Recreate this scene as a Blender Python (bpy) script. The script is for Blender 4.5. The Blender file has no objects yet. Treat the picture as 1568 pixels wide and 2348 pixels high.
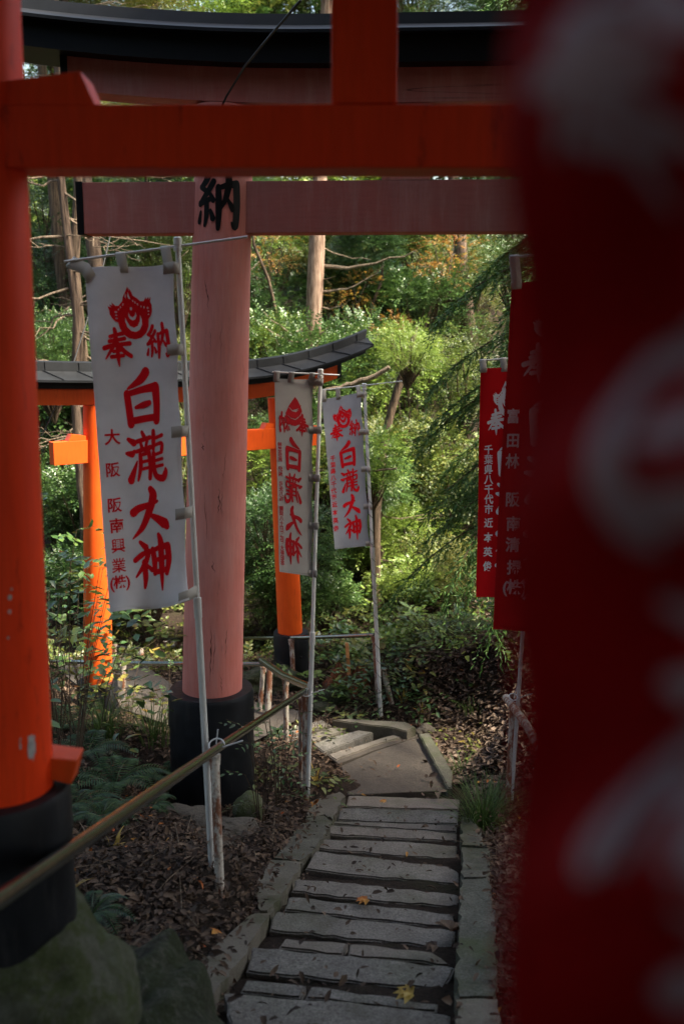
SUNEL, SUNAZ, SKY, SUNE, EXPO = 58, 105, .115, 5.0, 2.12
import bpy, bmesh, math, random
import numpy as np
from mathutils import Vector, Matrix
random.seed(7); RNG = np.random.default_rng(11)
SC = bpy.context.scene; COL = SC.collection
F = 2283.0; PITCH = math.radians(10.0); CP, SP = math.cos(PITCH), math.sin(PITCH)

# ---------- camera geometry used while measuring the photograph ----------
def ray(px, py):
    u = (px-784)/F; v = (1174-py)/F
    return Vector((u, CP+v*SP, -SP+v*CP))
def P(px, py, d): return ray(px, py)*d            # point at depth d
def onz(px, py, z):
    r = ray(px, py); return r*(z/r.z)
def onplane(px, py, a=-1.57, b=-0.266):
    r = ray(px, py); return r*(a/(r.z-b*r.y))
def ony(px, py, y):
    r = ray(px, py); return r*(y/r.y)

# ---------- tagging helpers ----------
def tag(o, label, cat, group=None, kind=None):
    o['label'] = label; o['category'] = cat
    if group: o['group'] = group
    if kind: o['kind'] = kind
    return o
def thing(name, loc, label, cat, group=None):
    o = bpy.data.objects.new(name, None); COL.objects.link(o); o.location = loc
    o.empty_display_size = .1
    return tag(o, label, cat, group)
def link(name, me, m=None, parent=None, smooth=False):
    o = bpy.data.objects.new(name, me); COL.objects.link(o)
    if m is not None:
        me.materials.clear(); me.materials.append(m)
    if smooth:
        me.polygons.foreach_set('use_smooth', [True]*len(me.polygons))
    if parent is not None:
        o.parent = parent
        base = Vector((0, 0, 0)); q = parent
        while q is not None: base = base+q.location; q = q.parent
        o.location = -base
    return o

class MB:
    def __init__(s): s.v = []; s.f = []
    def add(s, vs, fs):
        n = len(s.v); s.v += [tuple(p) for p in vs]; s.f += [tuple(i+n for i in f) for f in fs]
    def tube(s, pts, rad, n=10, cap=True):
        pts = [Vector(p) for p in pts]
        if not hasattr(rad, '__len__'): rad = [rad]*len(pts)
        vs = []; up = None
        for i, p in enumerate(pts):
            t = (pts[min(i+1, len(pts)-1)]-pts[max(i-1, 0)]).normalized()
            if up is None: up = Vector((0, 0, 1)) if abs(t.z) < .9 else Vector((0, 1, 0))
            a = t.cross(up).normalized(); b = a.cross(t).normalized(); up = b
            for k in range(n):
                w = 2*math.pi*k/n; vs.append(p+(a*math.cos(w)+b*math.sin(w))*rad[i])
        fs = []
        for i in range(len(pts)-1):
            for k in range(n):
                k2 = (k+1) % n; fs.append((i*n+k, i*n+k2, (i+1)*n+k2, (i+1)*n+k))
        if cap:
            fs.append(tuple(range(n))); fs.append(tuple((len(pts)-1)*n+k for k in range(n)))
        s.add(vs, fs)
    def box(s, c, sx, sy, sz, X=Vector((1, 0, 0)), Y=Vector((0, 1, 0)), Z=Vector((0, 0, 1))):
        c = Vector(c); vs = []
        for i in (-1, 1):
            for j in (-1, 1):
                for k in (-1, 1): vs.append(c+X*(i*sx/2)+Y*(j*sy/2)+Z*(k*sz/2))
        s.add(vs, [(0, 1, 3, 2), (4, 6, 7, 5), (0, 4, 5, 1), (2, 3, 7, 6), (0, 2, 6, 4), (1, 5, 7, 3)])
    def prism(s, top, depth, dirv=Vector((0, 0, -1))):
        n = len(top); top = [Vector(p) for p in top]
        s.add(top+[p+dirv*depth for p in top],
              [tuple(range(n)), tuple(range(2*n-1, n-1, -1))]+[(i, (i+1) % n, n+(i+1) % n, n+i) for i in range(n)])
    def mesh(s, name='m'):
        me = bpy.data.meshes.new(name); me.from_pydata(s.v, [], s.f); me.validate()
        bm = bmesh.new(); bm.from_mesh(me); bmesh.ops.recalc_face_normals(bm, faces=bm.faces[:]); bm.to_mesh(me); bm.free()
        return me
    def build(s, name, m, parent=None, smooth=False, bevel=0):
        me = s.mesh(name)
        if bevel:
            bm = bmesh.new(); bm.from_mesh(me)
            bmesh.ops.bevel(bm, geom=bm.edges[:], offset=bevel, segments=2, affect='EDGES', profile=.6)
            bm.to_mesh(me); bm.free()
        o = link(name, me, m, parent, smooth)
        if smooth:
            try: me.set_sharp_from_angle(angle=math.radians(40))
            except Exception: pass
        return o

def npmesh(name, verts, faces):
    """fast mesh: verts (N,3), faces (M,k)"""
    me = bpy.data.meshes.new(name); verts = np.asarray(verts, np.float32); faces = np.asarray(faces, np.int32)
    M, k = faces.shape
    me.vertices.add(len(verts)); me.vertices.foreach_set('co', verts.ravel())
    me.loops.add(M*k); me.loops.foreach_set('vertex_index', faces.ravel())
    me.polygons.add(M); me.polygons.foreach_set('loop_start', np.arange(0, M*k, k, dtype=np.int32))
    me.polygons.foreach_set('loop_total', np.full(M, k, np.int32)); me.update(calc_edges=True)
    return me

# ---------- materials ----------
class NT:
    def __init__(s, name):
        s.m = bpy.data.materials.new(name); s.m.use_nodes = True; s.t = s.m.node_tree; s.t.nodes.clear()
        s.out = s.n('ShaderNodeOutputMaterial')
    def n(s, t, **kw):
        x = s.t.nodes.new(t)
        for k, v in kw.items():
            if k.startswith('i_'): x.inputs[k[2:].replace('_', ' ')].default_value = v
            else: setattr(x, k, v)
        return x
    def l(s, a, b): s.t.links.new(a, b)
    def coord(s, scale=(1, 1, 1), obj=True):
        tc = s.n('ShaderNodeTexCoord'); mp = s.n('ShaderNodeMapping'); mp.inputs['Scale'].default_value = scale
        s.l(tc.outputs['Object' if obj else 'Generated'], mp.inputs[0]); return mp.outputs[0]
    def noise(s, co, scale, detail=4, rough=.6, dist=0):
        x = s.n('ShaderNodeTexNoise'); x.inputs['Scale'].default_value = scale; x.inputs['Detail'].default_value = detail
        x.inputs['Roughness'].default_value = rough; x.inputs['Distortion'].default_value = dist
        s.l(co, x.inputs['Vector']); return x.outputs['Fac']
    def ramp(s, fac, stops, interp='LINEAR'):
        x = s.n('ShaderNodeValToRGB'); cr = x.color_ramp; cr.interpolation = interp
        while len(cr.elements) < len(stops): cr.elements.new(.5)
        for e, (p, c) in zip(cr.elements, stops):
            e.position = p; e.color = (c, c, c, 1) if not hasattr(c, '__len__') else (*c, 1)
        s.l(fac, x.inputs[0]); return x.outputs[0]
    def mix(s, fac, a, b, mode='MIX'):
        x = s.n('ShaderNodeMix', data_type='RGBA', blend_type=mode)
        for sock, v in ((x.inputs[0], fac), (x.inputs[6], a), (x.inputs[7], b)):
            if hasattr(v, 'is_linked') or hasattr(v, 'links'): s.l(v, sock)
            elif hasattr(v, '__len__'): sock.default_value = (*v, 1)
            else: sock.default_value = v
        return x.outputs[2]
    def pbsdf(s, col, rough=.6, metal=0, bump=None, bs=.3, bd=.01, spec=.5):
        b = s.n('ShaderNodeBsdfPrincipled')
        if hasattr(col, '__len__'): b.inputs['Base Color'].default_value = (*col, 1)
        else: s.l(col, b.inputs['Base Color'])
        if isinstance(rough, (int, float)): b.inputs['Roughness'].default_value = rough
        else: s.l(rough, b.inputs['Roughness'])
        b.inputs['Metallic'].default_value = metal; b.inputs['Specular IOR Level'].default_value = spec
        if bump is not None:
            u = s.n('ShaderNodeBump'); u.inputs['Strength'].default_value = bs; u.inputs['Distance'].default_value = bd
            s.l(bump, u.inputs['Height']); s.l(u.outputs[0], b.inputs['Normal'])
        s.l(b.outputs[0], s.out.inputs[0]); return b

def mat_paint(name, c1, c2, rough=.45, chips=0, grain=True, knots=False, dirt=None, gl=None):
    t = NT(name); co = t.coord((1, 1, .12) if grain != 'x' else (.12, 1, 1))
    n1 = t.noise(co, 9, 6, .7); n2 = t.noise(t.coord(), 1.6, 3)
    col = t.mix(t.ramp(n2, [(.3, 0), (.7, 1)]), c1, c2)
    g = t.noise(co, 60, 4, .6)
    col = t.mix(t.ramp(g, [(.35, .0), (.75, .28)]), col, tuple(x*.55 for x in c1))
    col = t.mix(t.ramp(n1, [(.55, 0), (.8, .35)]), col, tuple(x*.6 for x in c2))
    if dirt is not None:
        d = t.noise(t.coord((6, 6, 1.1)), 4, 5, .75); col = t.mix(t.ramp(d, [(.60, 0), (.72, .8)]), col, dirt)
    if knots:
        v = t.n('ShaderNodeTexVoronoi'); v.inputs['Scale'].default_value = 1.3; t.l(t.coord((1.2, 1, 2.2)), v.inputs['Vector'])
        col = t.mix(t.ramp(v.outputs['Distance'], [(.0, .9), (.035, .5), (.06, 0)]), col, (.05, .02, .02))
        w = t.n('ShaderNodeTexNoise'); w.inputs['Scale'].default_value = 2.2; w.inputs['Detail'].default_value = 3; t.l(t.coord((.07, .3, 2.6)), w.inputs['Vector']); gate = t.ramp(t.noise(t.coord((.5, 1, 1.5)), 1.7, 2), [(.50, 0), (.58, 1)])
        ln = t.mix(gate, (0, 0, 0), t.ramp(w.outputs['Fac'], [(.4955, 0), (.5, .9), (.5045, 0)])); col = t.mix(ln, col, (.05, .015, .015))
        st = t.noise(t.coord((5, 5, .35)), 3, 5, .7); col = t.mix(t.ramp(st, [(.5, 0), (.75, .25)]), col, (.42, .26, .24))
    if 'faded' in name:
        st2 = t.noise(t.coord((4, 4, .5)), 2.2, 7, .75); col = t.mix(t.ramp(st2, [(.48, 0), (.70, .42)]), col, (.56, .30, .27)); pl = t.noise(t.coord((1, 1, .4)), 11, 8, .8); col = t.mix(t.ramp(pl, [(.66, 0), (.69, .7)]), col, (.30, .10, .085))
    if chips:
        c = t.noise(t.coord(), 5, 6, .65); col = t.mix(t.ramp(c, [(chips, 0), (chips+.012, 1)]), col, (.42, .38, .36))
    t.pbsdf(col, rough, bump=g, bs=.12, bd=.004, spec=.2); return t.m
def mat_simple(name, c, rough=.5, metal=0, n=12, var=.3, bs=.2, spec=.5, stretch=(1, 1, 1)):
    t = NT(name); f = t.noise(t.coord(stretch), n, 6, .65)
    col = t.mix(t.ramp(f, [(.3, 0), (.7, 1)]), tuple(x*(1-var) for x in c), tuple(min(1, x*(1+var)) for x in c))
    t.pbsdf(col, rough, metal, bump=f, bs=bs, bd=.005, spec=spec); return t.m
def mat_cloth(name, c, trans=.35, weave=900):
    t = NT(name); f = t.noise(t.coord(), 7, 4); col = t.mix(t.ramp(f, [(.3, 0), (.7, 1)]), tuple(x*.86 for x in c), c)
    w = t.noise(t.coord(), 260, 2)
    d = t.pbsdf(col, .85, bump=w, bs=.25, bd=.002, spec=.15)
    tr = t.n('ShaderNodeBsdfTranslucent'); t.l(col, tr.inputs[0])
    mx = t.n('ShaderNodeMixShader'); mx.inputs[0].default_value = trans; t.l(d.outputs[0], mx.inputs[1]); t.l(tr.outputs[0], mx.inputs[2])
    t.l(mx.outputs[0], t.out.inputs[0]); return t.m
def mat_leaf(name, cols, trans=.35, rough=.45, spec=.4, clump=None):
    """each leaf picks its own tint; clumps of the plant vary a little more"""
    t = NT(name); g = t.n('ShaderNodeNewGeometry'); oi = t.n('ShaderNodeObjectInfo')
    n = len(cols); stops = [(i/(n-1), c) for i, c in enumerate(cols)]
    nz = t.noise(t.coord(), 1.1, 3); a = t.n('ShaderNodeMath', operation='MULTIPLY'); a.inputs[1].default_value = .55
    t.l(g.outputs['Random Per Island'], a.inputs[0])
    b = t.n('ShaderNodeMath', operation='MULTIPLY'); b.inputs[1].default_value = .45; t.l(nz, b.inputs[0])
    c = t.n('ShaderNodeMath', operation='ADD'); t.l(a.outputs[0], c.inputs[0]); t.l(b.outputs[0], c.inputs[1])
    e = t.n('ShaderNodeMath', operation='MULTIPLY_ADD'); e.inputs[1].default_value = .3; e.inputs[2].default_value = -.15; t.l(oi.outputs['Random'], e.inputs[0])
    h = t.n('ShaderNodeMath', operation='ADD'); t.l(c.outputs[0], h.inputs[0]); t.l(e.outputs[0], h.inputs[1])
    col = t.ramp(h.outputs[0], stops)
    p = t.pbsdf(col, rough, spec=spec)
    tr = t.n('ShaderNodeBsdfTranslucent'); t.l(col, tr.inputs[0])
    mx = t.n('ShaderNodeMixShader'); mx.inputs[0].default_value = trans; t.l(p.outputs[0], mx.inputs[1]); t.l(tr.outputs[0], mx.inputs[2])
    t.l(mx.outputs[0], t.out.inputs[0]); return t.m

M = {}
M['red_near'] = mat_paint('vermilion_paint', (.80, .040, .004), (.88, .056, .006), .55, chips=0, dirt=(.34, .018, .006))
M['red_far'] = mat_paint('bright_vermilion_paint', (.74, .085, .010), (.84, .12, .015), .45, dirt=(.45, .05, .01))
M['pink'] = mat_paint('faded_vermilion_paint', (.60, .175, .135), (.66, .27, .23), .75, dirt=(.36, .13, .11))
M['pink_beam'] = mat_paint('faded_beam_paint', (.47, .135, .11), (.38, .145, .125), .8, grain='x', knots=True)
def mat_sleeve():
    t = NT('black_sleeve'); co = t.coord(); a = t.noise(co, 7, 7, .75); s = t.noise(t.coord((3, 3, .5)), 6, 6, .7)
    col = t.mix(t.ramp(a, [(.3, 0), (.7, 1)]), (.004, .0045, .006), (.011, .012, .015)); col = t.mix(t.ramp(a, [(.64, 0), (.76, .5)]), col, (.04, .04, .045)); col = t.mix(t.ramp(s, [(.56, 0), (.72, .45)]), col, (.045, .043, .04))
    t.pbsdf(col, t.ramp(a, [(.3, .35), (.7, .7)]), bump=a, bs=.35, bd=.006, spec=.25); return t.m
M['black_base'] = mat_sleeve()
M['black_metal'] = mat_simple('black_roof_metal', (.007, .008, .010), .55, metal=0, spec=.22, n=6, var=.4)
M['ink'] = mat_simple('black_ink', (.004, .004, .005), .5, bs=0, spec=.2)
M['white_cloth'] = mat_cloth('white_polyester', (.82, .81, .82), .25)
M['dimmed_white_cloth'] = mat_cloth('dimmed_white_polyester', (.40, .41, .44), .15)  # white cloth, shade put into the colour against overbright sun on the far banner
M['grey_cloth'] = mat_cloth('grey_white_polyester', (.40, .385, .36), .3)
M['shaded_red_cloth'] = mat_cloth('shaded_red_polyester', (.36, .003, .005), .3)  # darker copy of the red cloth, shade of the right-hand banners in its colour
M['red_cloth'] = mat_cloth('red_polyester', (.62, .006, .010), .3)
M['tape'] = mat_cloth('strap_tape', (.48, .45, .40), .1)
M['red_ink'] = mat_simple('red_print', (.66, .006, .012), .8, bs=0, var=.08, spec=.1)
M['dark_red_ink'] = mat_simple('deep_red_print', (.30, .008, .012), .8, bs=0, var=.08, spec=.1)
M['white_ink'] = mat_simple('white_print', (.66, .62, .66), .8, bs=0, var=.05, spec=.1)
M['pole'] = mat_simple('white_plastic_pole', (.60, .60, .57), .35, n=5, var=.12, bs=.05)
M['steel'] = mat_simple('stainless_steel', (.19, .195, .17), .24, metal=1, n=20, var=.25, bs=.05, stretch=(1, 1, 1))
def mat_rust():
    t = NT('rusty_painted_steel'); f = t.noise(t.coord((1, 1, .35)), 14, 8, .75); g = t.noise(t.coord(), 70, 4)
    base = t.mix(t.ramp(f, [(.46, 0), (.54, 1)]), (.42, .38, .32), (.16, .055, .022))
    base = t.mix(t.ramp(g, [(.5, 0), (.7, .6)]), base, (.07, .03, .018))
    t.pbsdf(base, .75, bump=g, bs=.5, bd=.003); return t.m
M['rust'] = mat_rust()
def mat_granite(name, c1, c2, moss=.25):
    t = NT(name); co = t.coord(); s1 = t.noise(co, 95, 5, .8); s2 = t.noise(co, 6, 5, .65); s3 = t.noise(co, 2.2, 5, .7)
    oi = t.n('ShaderNodeObjectInfo')
    col = t.mix(t.ramp(s1, [(.36, 0), (.5, .5), (.64, 1)]), c1, c2)
    col = t.mix(t.ramp(s2, [(.35, .55), (.65, 0)]), col, tuple(x*.45 for x in c1))
    col = t.mix(t.ramp(oi.outputs['Random'], [(0, 0), (1, .5)]), col, (.19, .155, .12))
    col = t.mix(t.ramp(s3, [(.5, 0), (.72, moss)]), col, (.045, .055, .02))
    t.pbsdf(col, .85, bump=t.noise(co, 50, 6, .75), bs=.9, bd=.007, spec=.25); return t.m
M['granite'] = mat_granite('grey_granite', (.056, .053, .048), (.26, .245, .22), .5)
M['kerbstone'] = mat_granite('mossy_kerb_granite', (.028, .028, .020), (.15, .15, .12), 1.0)
def mat_concrete():
    t = NT('worn_concrete'); co = t.coord(); a = t.noise(co, 3.2, 7, .7); b = t.noise(co, 60, 6, .85); c = t.noise(co, 16, 6, .8, .5)
    col = t.mix(t.ramp(b, [(.3, 0), (.7, 1)]), (.036, .031, .026), (.12, .10, .082)); col = t.mix(t.ramp(a, [(.42, .75), (.62, 0)]), col, (.055, .047, .04)); col = t.mix(t.ramp(c, [(.58, 0), (.68, .6)]), col, (.04, .03, .022))
    t.pbsdf(col, .9, bump=c, bs=1, bd=.012, spec=.2); return t.m
M['concrete'] = mat_concrete()
def mat_rock(name, c1, c2, c3, crack=.9):
    t = NT(name); co = t.coord(); a = t.noise(co, 3.2, 8, .7); b = t.noise(co, 14, 8, .75, .6)
    col = t.mix(t.ramp(a, [(.35, 0), (.65, 1)]), c1, c2); col = t.mix(t.ramp(b, [(.5, 0), (.68, .9)]), col, c3)
    v = t.n('ShaderNodeTexVoronoi', feature='DISTANCE_TO_EDGE'); v.inputs['Scale'].default_value = 2.4; wv = t.n('ShaderNodeMix', data_type='VECTOR'); wv.inputs[0].default_value = .25; nz = t.n('ShaderNodeTexNoise'); nz.inputs['Scale'].default_value = 3; t.l(co, nz.inputs['Vector']); t.l(co, wv.inputs[4]); t.l(nz.outputs['Color'], wv.inputs[5]); t.l(wv.outputs[1], v.inputs['Vector'])
    col = t.mix(t.ramp(v.outputs['Distance'], [(.0, crack), (.02, crack*.4), (.05, 0)]), col, (.02, .02, .014))
    sp = t.noise(co, 55, 6, .85); ms = t.noise(co, 7, 8, .8, .8); col = t.mix(t.ramp(ms, [(.47, 0), (.53, .85)]), col, tuple(x*1.1 for x in c2)); col = t.mix(t.ramp(sp, [(.52, 0), (.66, .55)]), col, c3); col = t.mix(t.ramp(sp, [(.34, .6), (.46, 0)]), col, tuple(x*.35 for x in c1))
    hb = t.mix(.5, b, sp); t.pbsdf(col, .9, bump=hb, bs=1, bd=.05, spec=.2); return t.m
M['rock'] = mat_rock('mossy_rock', (.060, .058, .042), (.032, .042, .015), (.15, .14, .115))
M['mound'] = mat_rock('mossy_mortar', (.17, .165, .125), (.085, .105, .035), (.22, .22, .17), .15)
M['stone'] = mat_rock('pale_stone', (.10, .085, .068), (.14, .12, .095), (.06, .05, .04))
def mat_soil():
    t = NT('forest_soil'); co = t.coord(); a = t.noise(co, 2.5, 6, .7); b = t.noise(co, 35, 8, .8)
    col = t.mix(t.ramp(b, [(.35, 0), (.7, 1)]), (.012, .008, .006), (.045, .031, .022))
    col = t.mix(t.ramp(a, [(.55, 0), (.75, .6)]), col, (.03, .035, .012))
    t.pbsdf(col, .95, bump=b, bs=1, bd=.03, spec=.15); return t.m
M['soil'] = mat_soil()
def mat_bark(name, c1, c2):
    t = NT(name); w = t.noise(t.coord((1, 1, .09)), 34, 8, .7, .4); b = t.noise(t.coord(), 3, 5)
    col = t.mix(t.ramp(w, [(.38, 0), (.6, 1)]), c1, c2); col = t.mix(t.ramp(b, [(.5, 0), (.8, .5)]), col, tuple(x*.5 for x in c1))
    t.pbsdf(col, .9, bump=w, bs=1, bd=.03, spec=.15); return t.m
M['bark'] = mat_bark('cedar_bark', (.10, .055, .035), (.36, .25, .18))
M['bark_mid'] = mat_bark('brown_bark', (.035, .022, .016), (.15, .105, .075))
M['bark_dark'] = mat_bark('dark_bark', (.035, .025, .018), (.13, .09, .06))
M['twig'] = mat_bark('dry_twig', (.08, .06, .04), (.24, .18, .13))
M['wood'] = mat_bark('rotten_wood', (.06, .02, .01), (.25, .09, .04))
M['stake'] = mat_simple('orange_wood', (.60, .26, .09), .7, n=20, var=.2)
M['wire'] = mat_simple('black_wire', (.012, .012, .012), .5)
M['tie'] = mat_simple('white_tie', (.55, .55, .55), .4)
M['leaf_dark'] = mat_leaf('dark_green_leaves', [(.012, .028, .010), (.025, .060, .016), (.050, .105, .026), (.085, .15, .035), (.13, .19, .045)], .18, .33, .5)
M['leaf_bright'] = mat_leaf('yellow_green_leaves', [(.040, .090, .016), (.10, .17, .028), (.14, .21, .036), (.21, .28, .05), (.36, .37, .075)], .3, .36, .45)
M['leaf_olive'] = mat_leaf('olive_leaves', [(.020, .035, .010), (.055, .085, .018), (.10, .13, .026), (.17, .17, .035), (.30, .17, .03)], .22, .4, .4)
M['leaf_cedar'] = mat_leaf('cedar_needles', [(.012, .035, .010), (.025, .070, .016), (.045, .11, .024), (.075, .16, .030), (.12, .20, .04)], .15, .5, .3)
M['leaf_fern'] = mat_leaf('fern_fronds', [(.012, .030, .014), (.02, .055, .022), (.04, .09, .03), (.07, .12, .03)], .3, .45)
M['leaf_autumn'] = mat_leaf('autumn_leaves', [(.08, .03, .012), (.20, .07, .018), (.30, .15, .03), (.22, .19, .04), (.10, .14, .03)], .45, .5)
M['leaf_yellow'] = mat_leaf('yellow_blades', [(.25, .14, .03), (.42, .28, .05), (.5, .36, .08)], .4, .5)
M['grass'] = mat_leaf('grass_blades', [(.03, .06, .014), (.07, .12, .028), (.13, .18, .05)], .35, .5)
M['litter'] = mat_leaf('fallen_leaves', [(.014, .009, .006), (.035, .021, .013), (.075, .046, .028), (.15, .10, .065), (.26, .19, .12)], .1, .7, .25)
M['litter_bright'] = mat_leaf('fresh_fallen_leaves', [(.40, .06, .015), (.40, .17, .03), (.35, .26, .06)], .1, .6, .3)
# ---------- terrain ----------
def w(px, py, d):
    p = P(px, py, d); return (p.x, p.y, p.z)
CTRL = []
for y in (-30, -20, -12, -6): 
    for x in (-10, -4, 0, 4, 10): CTRL.append((x, y, -1.57-.266*y*.9))
def pathx(y): return -.30+.108*y
for y in (-3, -1, 0, 1, 2, 3, 4, 5, 6, 7): CTRL.append((pathx(y), y, -(1.57+.266*y)-.08))
CTRL += [(-1.6, 0, -1.0), (-3.5, 1, -.9), (1.8, 0, -1.3), (2.6, 3, -2.1), (4, 1, -1.2), (6, 3, -1.5), (-.95, 2.4, -1.85), (-2.2, 2.6, -1.6)]
CTRL += [w(505, 2043, 4.6), w(560, 2300, 3.4), w(330, 2000, 4.6), w(200, 1900, 5.5), w(230, 1700, 7.5), w(100, 1750, 6.5), w(130, 1600, 9),
         w(485, 1838, 7.1), w(700, 1823, 7.3), w(640, 1720, 8.3), w(660, 1960, 5.7), w(225, 1642, 9.2), w(670, 1566, 10.4), w(620, 1650, 9.2), w(760, 1620, 9.6), w(873, 1642, 9.2),
         w(800, 1560, 10.5), w(905, 1760, 8.0), w(960, 1690, 8.7), w(1020, 1800, 7.6), w(780, 1690, 8.8), w(600, 1690, 8.9), w(430, 1650, 9.5), w(310, 1612, 10.0),
         w(1000, 1500, 9.8), w(1100, 1600, 8.4), w(1160, 1560, 8), w(1150, 1450, 9.5), w(900, 1420, 12), w(1050, 1330, 12.5), w(1100, 1850, 7.0), w(1170, 1835, 7.1), w(1170, 2100, 5), w(1190, 2340, 3.8),
         w(1400, 1700, 7), w(1500, 1500, 9), w(500, 1500, 12.5), w(300, 1500, 12), w(760, 1480, 12.5)]
CTRL += [(-8, 5, -2.2), (-7, 10, -3.0), (-5, 14, -3.6), (-1, 15, -3.6), (2.5, 15.5, -2.4), (6, 12, -1.2), (8, 7, -1.4), (-12, 10, -2.5),
         (-8, 19, -1.5), (-2, 19, -1.8), (3, 19, -.6), (8, 18, 1.0), (-10, 26, 1.5), (-3, 26, 1.6), (4, 26, 2.6), (12, 26, 4.0),
         (-10, 34, 4), (0, 34, 4.4), (10, 34, 5), (-30, 15, 1), (30, 15, 4), (-30, 30, 4), (30, 30, 6), (-30, -10, 4), (30, -10, 6), (0, 60, 4), (-60, 60, 4), (60, 60, 5), (-60, -60, 8), (60, -60, 8), (0, -60, 10)]
CA = np.array(CTRL)
def H(x, y):
    x = np.asarray(x, float); y = np.asarray(y, float); sh = x.shape
    X = x.ravel()[:, None]; Y = y.ravel()[:, None]
    d2 = (X-CA[:, 0])**2+(Y-CA[:, 1])**2+.04
    wt = d2**-1.75; z = (wt*CA[:, 2]).sum(1)/wt.sum(1)
    X = X[:, 0]; Y = Y[:, 0]
    # stair corridor is levelled a hand below the treads
    cx = -.30+.108*Y; k = np.clip((.78-np.abs(X-cx))/.22, 0, 1)*np.clip((7.25-Y)/.3, 0, 1)*np.clip((Y+4)/1, 0, 1)
    z = z*(1-k)+k*(-(1.57+.266*Y)-.038)
    z2 = z+.025*np.sin(X*5.1+Y*2.3)*np.sin(Y*4.3-X*1.7)*(1-k)+.04*np.sin(X*1.9+1)*np.sin(Y*1.4)*(1-k)
    k2 = np.clip(1.25-((X-.72)**2/.75+(Y-8.1)**2/.95), 0, 1)
    z2 = z2*(1-k2)+k2*(-3.52)
    return z2.reshape(sh)
def h(x, y): return float(H(np.array([x]), np.array([y]))[0])
def axis(lo, hi, step, far):
    a = list(np.arange(lo, hi+1e-6, step)); s = step; p = hi
    while p < far: s *= 1.35; p += s; a.append(p)
    s = step; p = lo
    while p > -far: s *= 1.35; p -= s; a.insert(0, p)
    return np.array(a)
ax = axis(-4.5, 4.0, .07, 160); ay = axis(1.5, 14, .07, 200)
GX, GY = np.meshgrid(ax, ay); GZ = H(GX, GY)
near = (np.abs(GX) < 5) & (GY > 0) & (GY < 15)
GZ = GZ + np.where(near, RNG.normal(0, .006, GX.shape), 0)
nx, ny = len(ax), len(ay); idx = np.arange(nx*ny).reshape(ny, nx)
fc = np.stack([idx[:-1, :-1], idx[:-1, 1:], idx[1:, 1:], idx[1:, :-1]], -1).reshape(-1, 4)
g = link('ground', npmesh('ground', np.stack([GX, GY, GZ], -1).reshape(-1, 3), fc), M['soil'], smooth=True); g['kind'] = 'structure'

# ---------- path: concrete ribbon that turns left below the stairs ----------
ctr = [onz(930, 1770, -3.45), onz(800, 1700, -3.45), onz(650, 1690, -3.5), onz(480, 1655, -3.55), onz(320, 1618, -3.6), onz(240, 1570, -3.7), onz(230, 1530, -3.9)]
mb = MB(); L = []; R = []
for i in range(2, len(ctr)):
    t = (ctr[min(i+1, len(ctr)-1)]-ctr[max(i-1, 0)]); t.z = 0; t.normalize(); s = Vector((-t.y, t.x, 0))
    hw = .48
    for q, S in ((L, 1), (R, -1)):
        a = ctr[i]+s*hw*S; q.append((a.x, a.y, h(a.x, a.y)+.05))
vs = L+R; n = len(L)
mb.add([Vector(p) for p in vs]+[Vector(p)-Vector((0, 0, .12)) for p in vs], [(i, i+1, n+i+1, n+i) for i in range(n-1)]+[(2*n+i, 2*n+i+1, i+1, i) for i in range(n-1)]+[(3*n+i, 3*n+i+1, n+i+1, n+i) for i in range(n-1)])
o = mb.build('path', M['concrete']); o['kind'] = 'structure'
# landing
mb = MB(); mb.prism([onz(a, b, -3.43) for a, b in ((797, 1822), (782, 1756), (860, 1722), (958, 1690), (1029, 1812))], .12)
o = mb.build('landing', M['concrete'], bevel=.008); o['kind'] = 'structure'
mb = MB(); mb.prism([onz(a, b, -3.437) for a, b in ((776, 1751), (754, 1735), (875, 1704), (957, 1683), (957, 1689), (858, 1720))], .12)
o = mb.build('landing', M['concrete'], bevel=.006); o['kind'] = 'structure'

# ---------- stair treads ----------
def cr(x, y): return (439+x*.52, 1787.5+y*.52)
def rough_slab(poly, depth=.10, jag=.0085, bev=.008):
    """slab with slightly chipped outline"""
    out = []; n = len(poly)
    for i in range(n):
        a = Vector(poly[i]); b = Vector(poly[(i+1) % n]); k = max(1, int((b-a).length/.06))
        for j in range(k):
            p = a.lerp(b, j/k)
            if j: p = p+Vector((random.uniform(-jag, jag), random.uniform(-jag, jag), 0))
            out.append(p)
    mb = MB(); mb.prism(out, depth); me = mb.mesh(); bm = bmesh.new(); bm.from_mesh(me)
    top = [e for e in bm.edges if all(v.co.z > max(p.z for p in out)-.02 for v in e.verts) and len(e.link_faces) == 2 and not (abs(e.link_faces[0].normal.z) > .7 and abs(e.link_faces[1].normal.z) > .7)]
    bmesh.ops.bevel(bm, geom=top, offset=bev, segments=2, affect='EDGES'); bm.to_mesh(me); bm.free(); return me
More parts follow.
